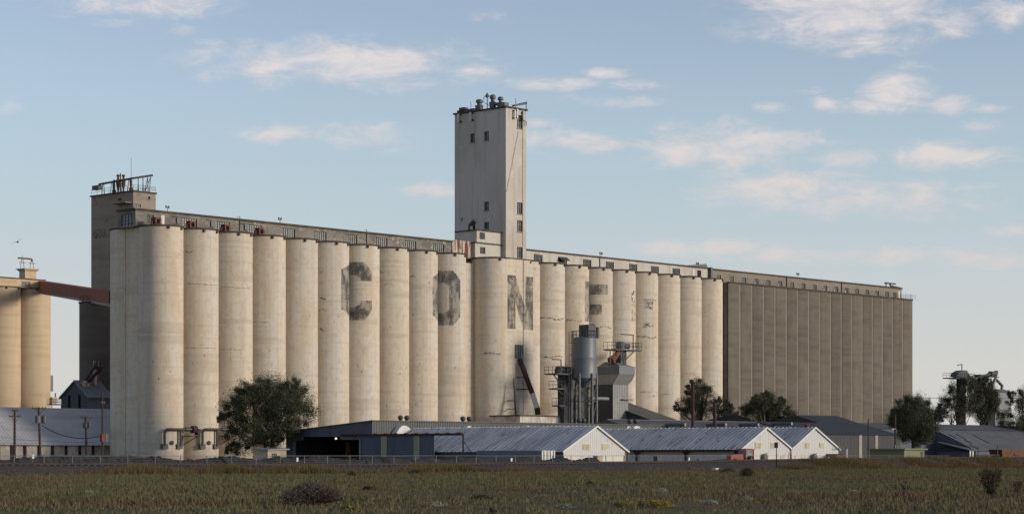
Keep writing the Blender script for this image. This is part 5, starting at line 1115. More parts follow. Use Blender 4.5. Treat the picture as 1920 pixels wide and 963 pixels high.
MB().tube([(at(1180, wp), wp - 1, zk4(655)), (at(1180, wp), wp - 1, zk4(627)), (at(1157, wp), wp - 1, zk4(627))], .13, 6).build('davit', 'steel_mid', DH)
MB().box(at(1160, wp), at(1171, wp), wp - .5, wp + .8, zk4(690), zk4(655.5)).build('leg_casing', 'dark_metal', DH)
MB().tube([(at(1162, wp - .8), wp - .8, zk4(657)), (at(1155, wp - .8), wp - .8, zk4(668)), (at(1145, wp - .8), wp - .8, zk4(677.5))], [.5, .55, .8], 10).build('chute', 'rust_pipe', DH)
for (pa, ya, pb, yb) in ((1144, 656, 1144, 684), (1166, 656, 1171, 684), (1190, 657, 1173, 674)): MB().tube([(at(pa, wp - 1.5), wp - 1.5, zk4(ya)), (at(pb, wp - 1.5), wp - 1.5, zk4(yb))], .12, 6).build('strut', 'steel_mid', DH)
b = MB().tube([(at(1108, -7), -7, zz(745, sk, -7)), (at(1140, -7), -7, zz(745, sk, -7))], .35, 10); b.build('cross_duct', 'galv', DH)
# mono-pitch receiving shed
ws1 = -1.0; ss = at(1126, ws1); ws0 = at_s(1224, ss); zs1 = zz(752.5, ss, ws1); zs0 = zz(788, ss, ws0); ss1 = ss + 7.5
RS_ = thing('receiving_shed', 'receiving shed with a steep grey lean-to roof beside the dust house', 'shed', (ss, ws0, 0))
b = MB().ribbed((ss, ws0, 0), (0, 1, 0), (0, 0, 1), (-1, 0, 0), ws1 - ws0, lambda a: (0, zs0 + (zs1 - zs0) * a / (ws1 - ws0)), .5, .16, .04); b.quad((ss1, ws0, 0), (ss1, ws1, 0), (ss1, ws1, zs1), (ss1, ws0, zs0)); b.quad((ss, ws0, 0), (ss1, ws0, 0), (ss1, ws0, zs0), (ss, ws0, zs0)); b.build('walls', 'dark_metal', RS_)
b = MB(); slope(b, ss - .3, ss1 + .4, ws0 - .4, zs0 - .1 + .12, ws1, zs1 + .12); b.build('roof', 'roof_grey', RS_)
a = at_s(1138, ss); MB().box(ss - .1, ss - .02, a - 1.3, a, zz(780, ss, a), zz(772, ss, a)).build('window', 'black', RS_)

# ------------------------------------------------------------------ left background
# ochre silos
wL = 175.0; rL = 3.7 * depth(at(95, 175), 175) / depth(at(95, 79), 79); cL1 = fit_center(95, wL + rL, rL); cL0 = fit_center(39, wL + rL, rL); dL = cL1 - cL0; zL = zz(541, cL1, wL)
EL = thing('ochre_elevator', 'ochre concrete silos with a small roof house at the far left', 'grain elevator', (cL1, wL, 0))
silo_row(EL, [cL1 - dL * 2, cL0, cL1], wL + rL, rL, zL, 'ochre')
wLg = wL + 1.2; gL1 = at(84.5, wLg); print('ochre', rL, cL1, wL); zLg = zz(526, gL1, wLg); h = (at(40, wLg), at(57, wLg), zz(538, gL1, wLg), zz(530, gL1, wLg))
b = MB().wall(mpW(wLg), cL1 - dL * 3, gL1, zL, zLg, [h], .25); b.quad((gL1, wLg, zL), (gL1, wLg + 5, zL), (gL1, wLg + 5, zLg), (gL1, wLg, zLg)); b.quad((gL1, wLg + 5, zL), (cL1 - dL * 3, wLg + 5, zL), (cL1 - dL * 3, wLg + 5, zLg), (gL1, wLg + 5, zLg)); GLY = b.build('gallery', 'ochre', EL)
window(GLY, mpW(wLg), *h, 6, 3, glass='glass_pale'); MB().box(cL1 - dL * 3, gL1 + .2, wLg - .2, wLg + 5.2, zLg, zLg + .25).build('roof', 'rim', GLY)
wq = wLg + 1.5; sq0, sq1 = at(47, wq), at(68, wq); wq1 = at_s(36, sq0); zq0, zq1 = zLg, zz(508, sq0, wq)
b = MB().hexa(ring(sq0, sq1, wq, wq1, zq0) + ring(sq0, sq1, wq, wq1, zq1)).hexa(ring(sq0, sq1, wq, wq1, zq1 + .01) + ring(sq0 - .4, sq1 + .5, wq - .4, wq1 + .5, zq1 + .5)).box(sq0 - .6, sq1 + .7, wq - .6, wq1 + .7, zq1 + .5, zq1 + .7); b.build('roof_house', 'ochre', EL)
fz = zq1 + .7; fx = lambda p: at(p, wq); zf = zz(484, sq0, wq); b = MB()
for p in (44, 62):
    for sg in (-.35, .35): b.tube([(fx(p) + sg * 1.6, wq + .5, fz), (fx(p) + sg * .5, wq + .5, zf)], .07, 5)
    b.box(fx(p) - .9, fx(p) + .9, wq + .4, wq + .6, fz + (zf - fz) * .55, fz + (zf - fz) * .55 + .12)
b.tube([(fx(36), wq + .5, zf), (fx(61), wq + .5, zf), (fx(62), wq + .5, zf - .6)], .22, 6); b.tube([(fx(44), wq + .5, zf), (fx(44), wq + .5, zf + .7)], .06, 5); b.build('roof_frame', 'rust_pipe', EL)
a = cL1 + rL * .8; MB().box(a + .2, a + 1.2, wL + 2.5, wL + 4.5, zz(732, cL1, wL), zz(702, cL1, wL)).build('wall_hopper', 'steel_mid', EL)
# machinery at the foot of the ochre silos
sm_ = at(100, wL - 6); MC = thing('grain_cleaner', 'small rusty platform machine beside the ochre silos', 'machine', (sm_, wL - 6, 0)); zm_ = lambda y: zz(y, sm_, wL - 6)
platform(MC, sm_ - 1.2, sm_ + 2.0, wL - 7, wL - 5, zm_(757), 1.2); MB().box(sm_ - .7, sm_ + .7, wL - 6.6, wL - 5.4, zm_(757), zm_(744)).build('drum', 'ochre', MC); MB().tube([(sm_ + .6, wL - 6, zm_(744)), (sm_ + .6, wL - 6, zm_(736))], .15, 6).build('stack', 'steel_dark', MC)
for sg in (-1, 1.8): MB().tube([(sm_ + sg, wL - 6.8, 0), (sm_ + sg, wL - 6.8, zm_(757))], .12, 5).build('leg', 'rust_pipe', MC)

# rust-red conveyor bridge between the ochre silos and the tower
pL = (gL1 - .3, wLg + .4, zz(526.5, gL1, wLg)); wR_ = RA + D + RA - .2; sR_ = at(216, wR_); pR = (sR_, wR_, zz(547, sR_, wR_)); hB = 2.05
CB_ = thing('conveyor_bridge', 'rust red conveyor bridge from the ochre silos to the cream elevator', 'conveyor bridge', (pL[0], pL[1], 0))
vd = Vector((pR[0] - pL[0], pR[1] - pL[1], 0)); vd.normalize(); pd = Vector((-vd.y, vd.x, 0))
if pd.y > 0: pd = -pd                                      # towards the tracks
def BP(t, off, dz): q = Vector(pL) + (Vector(pR) - Vector(pL)) * t; return tuple(q + pd * off + Vector((0, 0, dz)))
HBR = lambda q: 2.75 - .75 * q
full = (Vector(pR) - Vector(pL)); Lb = full.length; fd = full.normalized()
b = MB().ribbed(BP(0, 1.0, 0), fd, (0, 0, 1), pd, Lb, lambda a: (-HBR(a / Lb), 0), .9, .3, .06)
b.quad(BP(0, -1, -HBR(0)), BP(1, -1, -HBR(1)), BP(1, -1, 0), BP(0, -1, 0)); b.quad(BP(0, -1, 0), BP(1, -1, 0), BP(1, 1, 0), BP(0, 1, 0)); b.build('cladding', 'rust', CB_)
h0_, h1_ = -HBR(.05), -HBR(1)
b = MB().hexa([BP(.05, -.9, h0_ - .45), BP(1, -.9, h1_ - .45), BP(1, .9, h1_ - .45), BP(.05, .9, h0_ - .45), BP(.05, -.9, h0_), BP(1, -.9, h1_), BP(1, .9, h1_), BP(.05, .9, h0_)]); b.build('floor_truss', 'steel_dark', CB_)
def bridge_t(px):
    best = min(range(401), key=lambda i: abs(pxof(*BP(i / 400, 1, 0)[:2]) - px)); return best / 400
for px, mt in ((98, 'black'), (132.5, 'white_low'), (157, 'white_low'), (174, 'white_low')):
    t = bridge_t(px); dt = .8 / Lb; b = MB().hexa([BP(t - dt, 1.03, -1.35), BP(t + dt, 1.03, -1.35), BP(t + dt, 1.10, -1.35), BP(t - dt, 1.10, -1.35), BP(t - dt, 1.03, -.65), BP(t + dt, 1.03, -.65), BP(t + dt, 1.10, -.65), BP(t - dt, 1.10, -.65)]); b.build('window', mt, CB_)
# dark silos behind the tower
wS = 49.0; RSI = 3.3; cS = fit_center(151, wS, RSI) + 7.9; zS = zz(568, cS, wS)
DS = thing('dark_silo', 'shaded dark silo under the rust red bridge', 'silo', (cS, wS, 0)); silo_row(DS, [cS], wS, RSI, zS, 'darker_conc')
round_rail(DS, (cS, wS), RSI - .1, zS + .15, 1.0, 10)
# elevator house
wh_ = 40.5; sh_ = at(165, wh_); wh2 = at_s(114.5, sh_); whm = at_s(141, sh_); zhe = zz(744.5, sh_, wh_); zha = zz(714, sh_, whm); sh1 = sh_ + 5.5
EH = thing('elevator_house', 'dark gabled elevator house with a grey roof between silos and bridge', 'building', (sh_, wh_, 0))
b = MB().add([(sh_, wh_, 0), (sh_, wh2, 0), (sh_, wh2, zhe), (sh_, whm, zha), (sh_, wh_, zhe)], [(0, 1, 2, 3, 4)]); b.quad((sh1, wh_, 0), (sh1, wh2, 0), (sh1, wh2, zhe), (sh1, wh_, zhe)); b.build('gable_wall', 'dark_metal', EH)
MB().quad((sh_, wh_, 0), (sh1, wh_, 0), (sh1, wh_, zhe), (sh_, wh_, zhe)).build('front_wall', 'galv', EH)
b = MB().hexa([(sh_ - .3, wh_ - .4, zhe - .1), (sh1, wh_ - .4, zhe - .1), (sh1, whm, zha), (sh_ - .3, whm, zha), (sh_ - .3, wh_ - .4, zhe + .1), (sh1, wh_ - .4, zhe + .1), (sh1, whm, zha + .2), (sh_ - .3, whm, zha + .2)]).hexa([(sh_ - .3, whm, zha), (sh1, whm, zha), (sh1, wh2 + .4, zhe - .1), (sh_ - .3, wh2 + .4, zhe - .1), (sh_ - .3, whm, zha + .2), (sh1, whm, zha + .2), (sh1, wh2 + .4, zhe + .1), (sh_ - .3, wh2 + .4, zhe + .1)]); b.build('roof', 'galv', EH)
for (pa, pb) in ((128, 132), (147, 151)):
    a, c = sorted((at_s(pa, sh_), at_s(pb, sh_))); MB().box(sh_ - .06, sh_ - .01, a, c, 0, zhe + .5).build('door_slot', 'black', EH)
q = wh_ + 2.2; s_a = at(153.5, q); s_b = at(177, q); zq = zz(732, s_a, q); b = MB().box(s_a, s_b, q, q + 2, zhe, zz(720, s_a, q)); b.prism([(s_a, q, zz(720, s_a, q)), (s_b, q, zz(720, s_a, q)), ((s_a + s_b) / 2, q, zz(713, s_a, q))], (0, 2, 0)); b.build('dormer', 'rust_white', EH)
ql = q + 1; b = MB().tube([(at(179.5, ql), ql, zhe), (at(179.5, ql), ql, zz(675, s_a, ql))], .55, 10); b.build('leg_pipe', 'rust_white', EH)
platform(EH, at(173, ql), at(189, ql), ql - 1.2, ql + 1.2, zz(686, s_a, ql), 1.3); MB().tube([(at(190, ql - 1.5), ql - 1.5, zz(690, s_a, ql)), (at(165, ql - 1.5), ql - 1.5, zz(715, s_a, ql))], .3, 8).build('spout', 'red_dark', EH)
MB().tube([(sh_ + 2, whm, zha), (sh_ + 3, whm - 2, zha + 3)], .3, 8).build('spout', 'steel_dark', EH)

# long shed with pale roof at far left
wF0 = 18.5; wFr = 28.0; wF1 = 38.0; sF0 = at(-60, wF0); sF1 = at(199, wF0) + 9.0; zFe = zz(831, at(100, wF0), wF0); zFr = zz(764.5, at(100, wFr), wFr)
LS = thing('long_shed', 'long low shed with a pale ribbed roof left of the silos', 'shed', (sF1, wF0, 0))
d = Vector((0, wFr - wF0, zFr - zFe)); n_ = Vector((0, -d.z, d.y)).normalized(); l_ = d.length; d.normalize()
sF1r = at(192, wFr)
b = MB().ribbed((sF0, wF0, zFe), (1, 0, 0), d, n_, sF1 - sF0, lambda a: (-.5, l_), .62, .22, .07); b.quad((sF0, wFr, zFr), (sF1, wFr, zFr), (sF1, wF1, zFe), (sF0, wF1, zFe)); b.build('roof', 'roof_lav', LS)
b = MB().quad((sF0, wF0 + .2, 0), (sF1, wF0 + .2, 0), (sF1, wF0 + .2, zFe), (sF0, wF0 + .2, zFe)).add([(sF1 - .05, wF0, 0), (sF1 - .05, wF1, 0), (sF1 - .05, wF1, zFe), (sF1 - .05, wFr, zFr), (sF1 - .05, wF0, zFe)], [(0, 1, 2, 3, 4)]); b.build('wall', 'weathered_panel', LS)
for p in (-2, 23, 47.5, 74, 99, 124.5, 150, 175):
    a = at(p, wF0); MB().box(a - .22, a + .22, wF0 - .05, wF0 + .19, 0, zFe).build('wall_post', 'red_dark', LS)

# ------------------------------------------------------------------ utility poles and wires
def pole(label, px, w, ytop, arms, extra=None, lean=0, r=.17):
    s_ = at(px, w); zt_ = zz(ytop, s_, w); P = thing('utility_pole', label, 'utility pole', (s_, w, 0), 'wooden poles along the tracks')
    MB().tube([(s_ + lean, w, 0), (s_, w, zt_)], [r * 1.25, r], 10).build('pole', 'wood_pole', P, smooth=True)
    for (y, half, br) in arms:
        z_ = zz(y, s_, w); hw = half * mpp(s_, w); b = MB().box(s_ - hw, s_ + hw, w - .22, w - .08, z_ - .1, z_ + .1)
        if br: b.tube([(s_ - hw * .8, w - .15, z_), (s_, w - .15, z_ - .9)], .04, 5).tube([(s_ + hw * .8, w - .15, z_), (s_, w - .15, z_ - .9)], .04, 5)
        ca = b.build('crossarm', 'wood_pole', P)
        for t in (-.92, -.45, .45, .92): MB().lathe((s_ + hw * t, w - .15), [(.06, z_ + .1), (.08, z_ + .2), (.05, z_ + .34)], 6).build('insulator', 'steel_mid', ca)
    if extra: extra(P, s_, w)
    return P
def cans(pxys, r, hgt, mat='steel_mid'):
    def f(P, s_, w):
        for (dx, y) in pxys:
            x = s_ + dx * mpp(s_, w); z_ = zz(y, s_, w); MB().lathe((x, w - .35), [(r * .9, z_ - hgt / 2), (r, z_ - hgt / 2 + .05), (r, z_ + hgt / 2), (r * .7, z_ + hgt / 2 + .08)], 12).tube([(x, w - .35, z_ + hgt / 2), (x, w - .35, z_ + hgt / 2 + .3)], .05, 5).build('transformer', mat, P, smooth=True)
    return f
pole('wooden utility pole with two crossarms, leftmost of the poles', 27.5, 4, 767, [(769, 6.5, False), (780, 13, True)])
pole('wooden utility pole with grey transformers before the pale roof', 72.5, 2, 762.5, [(765, 16, True)], cans(((-5, 786), (9, 786)), .42, 1.1), lean=.35)
pole('wooden utility pole with two dark transformers, third from left', 160.5, 0, 780, [(782, 14, True)], cans(((-4, 797), (4.5, 797)), .38, .8, 'steel_dark'), lean=.25)
def redbox(P, s_, w): z_ = zz(820, s_, w); MB().box(s_ - .55, s_ + .05, w - .6, w - .1, z_ - .6, z_ + .6).build('junction_box', 'red_box', P); MB().box(s_ + .15, s_ + .7, w - .6, w - .1, z_ - .6, z_ + .6).build('meter_box', 'steel_dark', P)
pole('tall thin pole with a red junction box against the silo edge', 192, -3, 735, [(756, 3.5, False)], redbox, r=.13)
def wire(name, label, p, q, sag, r=.03, n=20):
    b = MB(); b.tube([tuple(p[i] + (q[i] - p[i]) * t + (-sag * 4 * t * (1 - t) if i == 2 else 0) for i in range(3)) for t in [j / n for j in range(n + 1)]], r, 5)
    return tag(b.build(name, 'wire', base=tuple(p)), label, 'cable')
wire('overhead_cable', 'thick sagging cable between the transformer pole and the red box pole', PP(79, 797, 2), PP(186, 817, -3), 1.0, .07)
wire('overhead_wire', 'thin straight wire low across the pale roof', PP(30, 823, 4), PP(180, 829, -1), .1, .025)
wire('overhead_wire', 'upper power line running off right of the tan elevator', PP(1700, 744, 8), PP(1990, 742, 8), .5, .05)
wire('overhead_wire', 'lower power line running off right of the tan elevator', PP(1700, 766, 4), PP(1990, 764, 4), .5, .04)
# poles at right
def lampx(P, s_, w): z_ = zz(803, s_, w); MB().box(s_ - 1.1, s_, w - .15, w - .05, z_ - .05, z_ + .05).box(s_ - 1.5, s_ - .6, w - .25, w + .05, z_ - .2, z_ - .06).build('flood_lamp', 'galv', P); MB().box(s_ - .45, s_ - .12, w - .3, w, 2.2, 3.3).box(s_ + .1, s_ + .5, w - .3, w, 2.4, 3.2).build('meter_box', 'steel_mid', P)
pole('slim dark post standing before the slate hall', 1628, -70, 785, [], r=.10)
pole('wooden pole with a flood lamp beside the dark round tree', 1678.5, -80, 776, [], lampx, r=.14)
# steel frame with white post
w_ = wG - 1; s_ = at(1587.5, w_); GF = thing('white_post', 'white painted gate post with a rail right of the last gable', 'post', (s_, w_, 0)); MB().tube([(s_, w_, 0), (s_, w_, zz(841, s_, w_))], .13, 8).build('post', 'white', GF); MB().box(at(1572, w_), s_ - .1, w_ - .05, w_ + .05, zz(839.5, s_, w_), zz(838, s_, w_)).box(s_ - .2, s_ + .15, w_ - .1, w_ + .1, zz(841, s_, w_), zz(837.5, s_, w_)).build('rail', 'steel_dark', GF)
w_ = wG - 2; s_ = at(1577, w_); PB = thing('parked_trailer', 'low tan trailer half hidden behind the last gable', 'trailer', (s_, w_, 0)); a, c = at(1569, w_), at(1582, w_)
MB().box(a, c, w_, w_ + 2, .9, 1.75).box(a - .05, c + .05, w_ - .05, w_ + 2.05, 1.55, 1.75, 1).build('box', ['rust_pipe', 'red_dark'], PB)
for q in (a + .3, c - .3): MB().tube([(q, w_ + .1, .42), (q, w_ + .4, .42)], .42, 14).build('wheel', 'black', PB)

# ------------------------------------------------------------------ right background elevator
wr = 22.0; rs0 = at(1803, wr); rz = lambda y: zz(y, rs0, wr)
RE = thing('feed_mill', 'distant feed mill legs and bins rising above the trees at right', 'feed mill', (rs0, wr, 0))
MB().box(rs0, at(1811, wr), wr, wr + 1.6, 0, rz(708)).build('leg_casing', 'black', RE)
platform(RE, at(1786.5, wr), at(1822, wr), wr - 1, wr + 3, rz(708), 1.2)
b = MB().prism([(at(1795, wr), wr, rz(706)), (at(1797, wr), wr, rz(699)), (at(1806, wr), wr, rz(693.5)), (at(1813, wr), wr, rz(693)), (at(1817, wr), wr, rz(700)), (at(1815, wr), wr, rz(708))][::-1], (0, 2.2, 0)); b.build('head_hood', 'steel_dark', RE)
MB().tube([(at(1803.5, wr), wr, rz(694)), (at(1803.5, wr), wr, rz(682.5)), (at(1795.5, wr), wr, rz(684.5))], .16, 6).build('davit', 'galv', RE)
MB().tube([(at(1822, wr), wr, rz(711)), (at(1842, wr), wr, rz(704)), (at(1869, wr), wr, rz(693))], .45, 8).build('incline_conveyor', 'steel_dark', RE)
MB().box(at(1839, wr), at(1850, wr), wr, wr + 2, rz(740), rz(700)).box(at(1838, wr), at(1850.5, wr), wr - .1, wr + 2.1, rz(703), rz(699.5)).build('leg_house', 'steel_dark', RE)
b = MB().tube([(at(1856, wr), wr, rz(698)), (at(1866, wr), wr, rz(698))], .8, 10).box(at(1852, wr), at(1870, wr), wr - .6, wr + .6, rz(704), rz(702.5)); b.build('conveyor_head', 'steel_dark', RE)
for (pa, ya, pb, yb, r_) in ((1866, 706, 1860, 724, .4), (1866, 706, 1879, 719, .4), (1879, 719, 1878, 727, .4), (1858, 706, 1860, 722, .25), (1871, 695, 1868, 703, .12)): MB().tube([(at(pa, wr), wr, rz(ya)), (at(pb, wr), wr, rz(yb))], r_, 8).build('spout', 'steel_mid', RE)
MB().hexa(ring(at(1858, wr), at(1888, wr), wr - 2, wr + 3, rz(734)) + ring(at(1866, wr), at(1880, wr), wr - .5, wr + 1.5, rz(726))).build('bin_roof', 'steel_mid', RE)
cb = at(1880, wr); MB().lathe((cb, wr + 1), [(22 * mpp(cb, wr), 0), (22 * mpp(cb, wr), rz(735)), (14 * mpp(cb, wr), rz(731))], 24).build('steel_bin', 'galv', RE, smooth=True)
MB().box(at(1866, wr - 3), at(1896, wr - 3), wr - 3, wr - 1, 0, rz(757)).box(at(1862, wr - 3.1), at(1900, wr - 3.1), wr - 3.1, wr - 1, rz(757), rz(734)).build('bin_front', 'galv', RE)

# orange and dark machines at the right edge
wo = -58.0; sO = at(1883, wo); OM = thing('orange_wagon', 'orange rusty wagon standing by the barn at the right edge', 'wagon', (sO, wo, 0)); zo_ = lambda y: zz(y, sO, wo)
MB().hexa(ring(at(1880, wo), at(1960, wo), wo, wo + 2.5, .9) + ring(at(1876, wo), at(1962, wo), wo - .3, wo + 2.8, zo_(842))).build('hopper_body', 'orange', OM)
for p in (1885, 1905, 1930): MB().tube([(at(p, wo), wo - .1, .5), (at(p, wo), wo + .2, .5)], .5, 14).build('wheel', 'black', OM)
MB().box(at(1899, wo) + .2, at(1912, wo), wo - .36, wo - .2, 1.6, 1.9).build('plate', 'steel_dark', OM)
sM = at(1838, wo); HM = thing('harrow', 'dark farm harrow with folded tines beside the orange wagon', 'farm implement', (sM, wo, 0)); b = MB()
for i in range(9):
    a = at(1836 + i * 4.6, wo); b.tube([(a, wo, .3), (a + RS.uniform(-.6, .6), wo + .6, 1.5 + RS.uniform(0, .8))], .09, 5); b.tube([(a, wo + RS.uniform(0, 1), .5), (a, wo + .1 + RS.uniform(0, 1), .5)], .5, 10)
b.tube([(at(1834, wo), wo + .4, 1.5), (at(1880, wo), wo + .4, 1.6)], .14, 6); b.tube([(at(1834, wo), wo + .2, .9), (at(1880, wo), wo + .2, .9)], .14, 6)
for p, y in ((1834, 836), (1870, 834)): b.tube([(at(p, wo), wo, 0), (at(p, wo), wo, zo_(y))], .10, 5)
b.build('frame', 'steel_dark', HM)

# ------------------------------------------------------------------ fence
wf = -126.0; f0 = at(-30, wf); f1 = at(1780, wf); zf_ = 1.46
FN = thing('railway_fence', 'galvanised tube and wire fence along the railway', 'fence', (f0, wf, 0))
nf = int((f1 - f0) / 3.0); src = MB().tube([(0, 0, 0), (0, 0, zf_)], .04, 8).build('post', 'fence', FN, base=(0, 0, 0), smooth=True)
for i in range(nf + 1):
    o = src if i == 0 else inst(src, FN, (0, 0, 0)); o.location = (i * 3.0, RS.uniform(-.03, .03), RS.uniform(-.02, .03)); o.rotation_euler = (0, RS.uniform(-.02, .02) if i % 9 else RS.uniform(-.12, .12), 0)
MB().tube([(f0 + (f1 - f0) * i / 60, wf, zf_ + RS.uniform(-.012, .012)) for i in range(61)], .028, 6).build('top_rail', 'fence', FN)
for z_ in (1.25, 1.05, .85, .6): MB().tube([(f0, wf + .03, z_), (f1, wf + .03, z_)], .007, 4).build('wire', 'fence', FN)
# trackside markers
for i, (px, y0_, y1_, w_, lab) in enumerate(((62, 851.5, 859, -124, 'white marker plate on the fence before the pale roofed shed'), (557.5, 857, 864.5, -127.5, 'white marker plate on the fence by the open doorway'), (959, 858, 864, -127.5, 'short white marker post before the grey container'), (1292, 857, 863, -127.5, 'short white marker post before the open shed'), (1553.5, 856, 861, -127.5, 'small white marker post before the last gable'))):
    s_ = at(px, w_); hw = 2.2 * mpp(s_, w_); T = thing('marker_post', lab, 'marker', (s_, w_, 0), 'white trackside markers'); MB().box(s_ - hw, s_ + hw, w_ - .03, w_ + .03, zz(y1_, s_, w_), zz(y0_, s_, w_)).build('plate', 'white', T); MB().tube([(s_, w_ + .05, 0), (s_, w_ + .05, zz(y0_, s_, w_) - .05)], .03, 6).build('stake', 'fence', T)
w_ = -147.5; s_ = at(1456, w_); SP = thing('track_sign', 'slim black signpost with an edge-on plate at the ballast foot', 'sign', (s_, w_, 0)); MB().tube([(s_, w_, 0), (s_, w_, zz(829, s_, w_))], .045, 8).build('post', 'black', SP); MB().box(s_ - .12, s_ + .03, w_ - .2, w_ + .2, zz(839, s_, w_), zz(828.5, s_, w_)).build('plate', 'steel_dark', SP)
w_ = -152; s_ = at(1341, w_); CBX = thing('concrete_block', 'small white concrete block in the weeds below the track', 'block', (s_, w_, 0)); MB().box(s_ - .22, s_ + .22, w_ - .2, w_ + .2, 0, .2).box(s_ - .26, s_ + .26, w_ - .24, w_ + .24, .2, .27).build('block', 'white_low', CBX)

# ------------------------------------------------------------------ trees
def leaf_mesh(pts, size, rs, squash=.5):
    n = len(pts); d = rs.normal(size=(n, 3)); d /= np.linalg.norm(d, axis=1)[:, None]; e = rs.normal(size=(n, 3)); e -= (e * d).sum(1)[:, None] * d; e /= np.linalg.norm(e, axis=1)[:, None]
    L = size * rs.uniform(.6, 1.3, n)[:, None]; q = np.stack([pts - d * L * .5, pts + e * L * squash * .5, pts + d * L * .5, pts - e * L * squash * .5], 1)
    return q.reshape(-1, 3), np.arange(4 * n).reshape(-1, 4)
def np_mesh(name, V, Fc, mat, parent=None, loc=None):
    me = bpy.data.meshes.new(name); nv, nf_ = len(V), len(Fc); k = Fc.shape[1]
    me.vertices.add(nv); me.vertices.foreach_set('co', V.astype(np.float32).ravel()); me.loops.add(nf_ * k); me.loops.foreach_set('vertex_index', Fc.astype(np.int32).ravel())
    me.polygons.add(nf_); me.polygons.foreach_set('loop_start', np.arange(nf_, dtype=np.int32) * k); me.polygons.foreach_set('loop_total', np.full(nf_, k, np.int32)); me.update(calc_edges=True); me.validate()
    me.materials.append(MAT[mat]); o = bpy.data.objects.new(name, me); COL.objects.link(o)
    if parent: o.parent = parent
    if loc is not None: o.location = loc
    return o
def tree(label, px, w, blobs, nclump, mat='leaf', leaf=.30, seed=1, trunks=1, zb=0.0, per=55, name='tree'):
    """blobs: (column, row, half width, half height) of crown lobes in photo pixels at the tree's own distance"""
    rs = np.random.RandomState(seed); s_ = at(px, w); x0, y0 = W2(s_, w); m_ = y0 / F
    T = thing(name, label, 'tree', (x0, y0, 0), frame='world')
    blobs = list(blobs)
    for (bx, by, rx, ry) in list(blobs):
        for q in range(3):
            an = rs.uniform(-.4, PI + .4); g_ = rs.uniform(.22, .40); blobs.append((bx + math.cos(an) * rx * rs.uniform(.85, 1.12), by - math.sin(an) * ry * rs.uniform(.85, 1.12), rx * g_, ry * g_))
    tot = sum(b_[2] * b_[3] for b_ in blobs); C = []; P = []
    for (bx, by, rx, ry) in blobs:
        c = np.array([(bx - CX) * m_ - x0, 0, CZ + (YH - by) * m_]); n = max(3, int(nclump * rx * ry / tot)); R3 = np.array([rx * m_, rx * m_ * .9, ry * m_])
        dirs = rs.normal(size=(n, 3)); dirs /= np.linalg.norm(dirs, axis=1)[:, None]; rad = rs.uniform(.08, 1.0, n) ** .40 * rs.uniform(.82, 1.12, n)
        cc = c + dirs * rad[:, None] * R3 * .92; C.append(cc)
        for q in cc:
            k = int(per * 4.2 * rs.uniform(.4, 1.6)); sg = (min(R3[0], R3[2]) * rs.uniform(.11, .22) + .12) * 1.25
            od = (q - c) / R3; od /= max(.2, np.linalg.norm(od)); od[2] += .35; P.append(q + np.clip(rs.normal(size=(k, 3)), -1.7, 1.7) * sg * np.array([.8, .8, .75]) + np.outer(np.minimum(rs.exponential(.5, k), 1.1) * sg * 1.5, od))
    C = np.vstack(C); P = np.vstack(P); P = P[P[:, 2] > .3]
    V, Fc = leaf_mesh(P, leaf * .72, rs, .42); np_mesh('crown', V, Fc, mat, T)
    b = MB(); zc = C[:, 2].mean(); base = (x0, y0, 0)
    for t in range(trunks):
        off = (t - (trunks - 1) / 2) * .9; top = (x0 + off * 1.8, y0 + off * .4, zc * .62)
        r0 = max(.16, .028 * C[:, 2].max() / trunks ** .5); b.tube([(x0 + off * .5, y0, 0), (x0 + off * .9, y0, zc * .3), top], [r0 * 1.25, r0, r0 * .7], 8)
        for i in rs.choice(len(C), min(len(C), 26 // trunks), replace=False):
            q = C[i] + np.array(base); st = Vector(top) * (f_ := rs.uniform(.5, 1)) + Vector((x0 + off * .9, y0, zc * .3)) * (1 - f_); md = (Vector(q) + st) / 2 + Vector((0, 0, -.25 + rs.uniform(-.3, .3)))
            b.tube([st, md, Vector(q)], [r0 * .42, r0 * .26, r0 * .08], 5)
    b.build('trunk', 'bark', T, smooth=True)
    return T
tree('large dark round tree standing before the left silos', 503, -20, [(500, 762, 62, 42), (462, 770, 36, 38), (545, 772, 40, 40), (440, 792, 26, 26), (500, 745, 44, 30), (535, 745, 32, 28), (470, 742, 26, 22), (568, 768, 19, 20), (455, 825, 30, 26), (447, 842, 22, 12), (490, 815, 46, 34), (520, 828, 24, 18), (427, 788, 16, 14), (545, 805, 26, 18)], 560, seed=3, trunks=2, leaf=.28)
tree('slender leafy tree right beside the taller chimney pipe', 1310, -14, [(1305, 745, 22, 26), (1325, 752, 16, 24), (1308, 730, 13, 17), (1290, 752, 16, 18), (1280, 764, 11, 16), (1310, 772, 26, 18), (1297, 735, 10, 10)], 150, 'leaf_grey', seed=5, leaf=.28)
tree('small leafy tree between the chimney pipe and the round tree', 1358, -12, [(1356, 765, 14, 16), (1368, 774, 11, 13), (1352, 780, 20, 12), (1346, 755, 6, 8)], 70, 'leaf_grey', seed=6, leaf=.28)
tree('broad dark tree growing before the tan elevator', 1437, -14, [(1437, 762, 33, 21), (1415, 772, 24, 18), (1462, 772, 25, 18), (1432, 750, 19, 12), (1395, 774, 12, 14), (1480, 782, 16, 9), (1455, 755, 14, 10)], 190, seed=7, leaf=.28)
tree('dense dark tree behind the green hut', 1712, -66, [(1713, 790, 34, 30), (1705, 765, 24, 20), (1725, 778, 22, 24), (1735, 805, 18, 24), (1692, 800, 22, 26), (1708, 756, 13, 10), (1720, 820, 28, 16), (1680, 782, 10, 12)], 360, seed=8, leaf=.28)
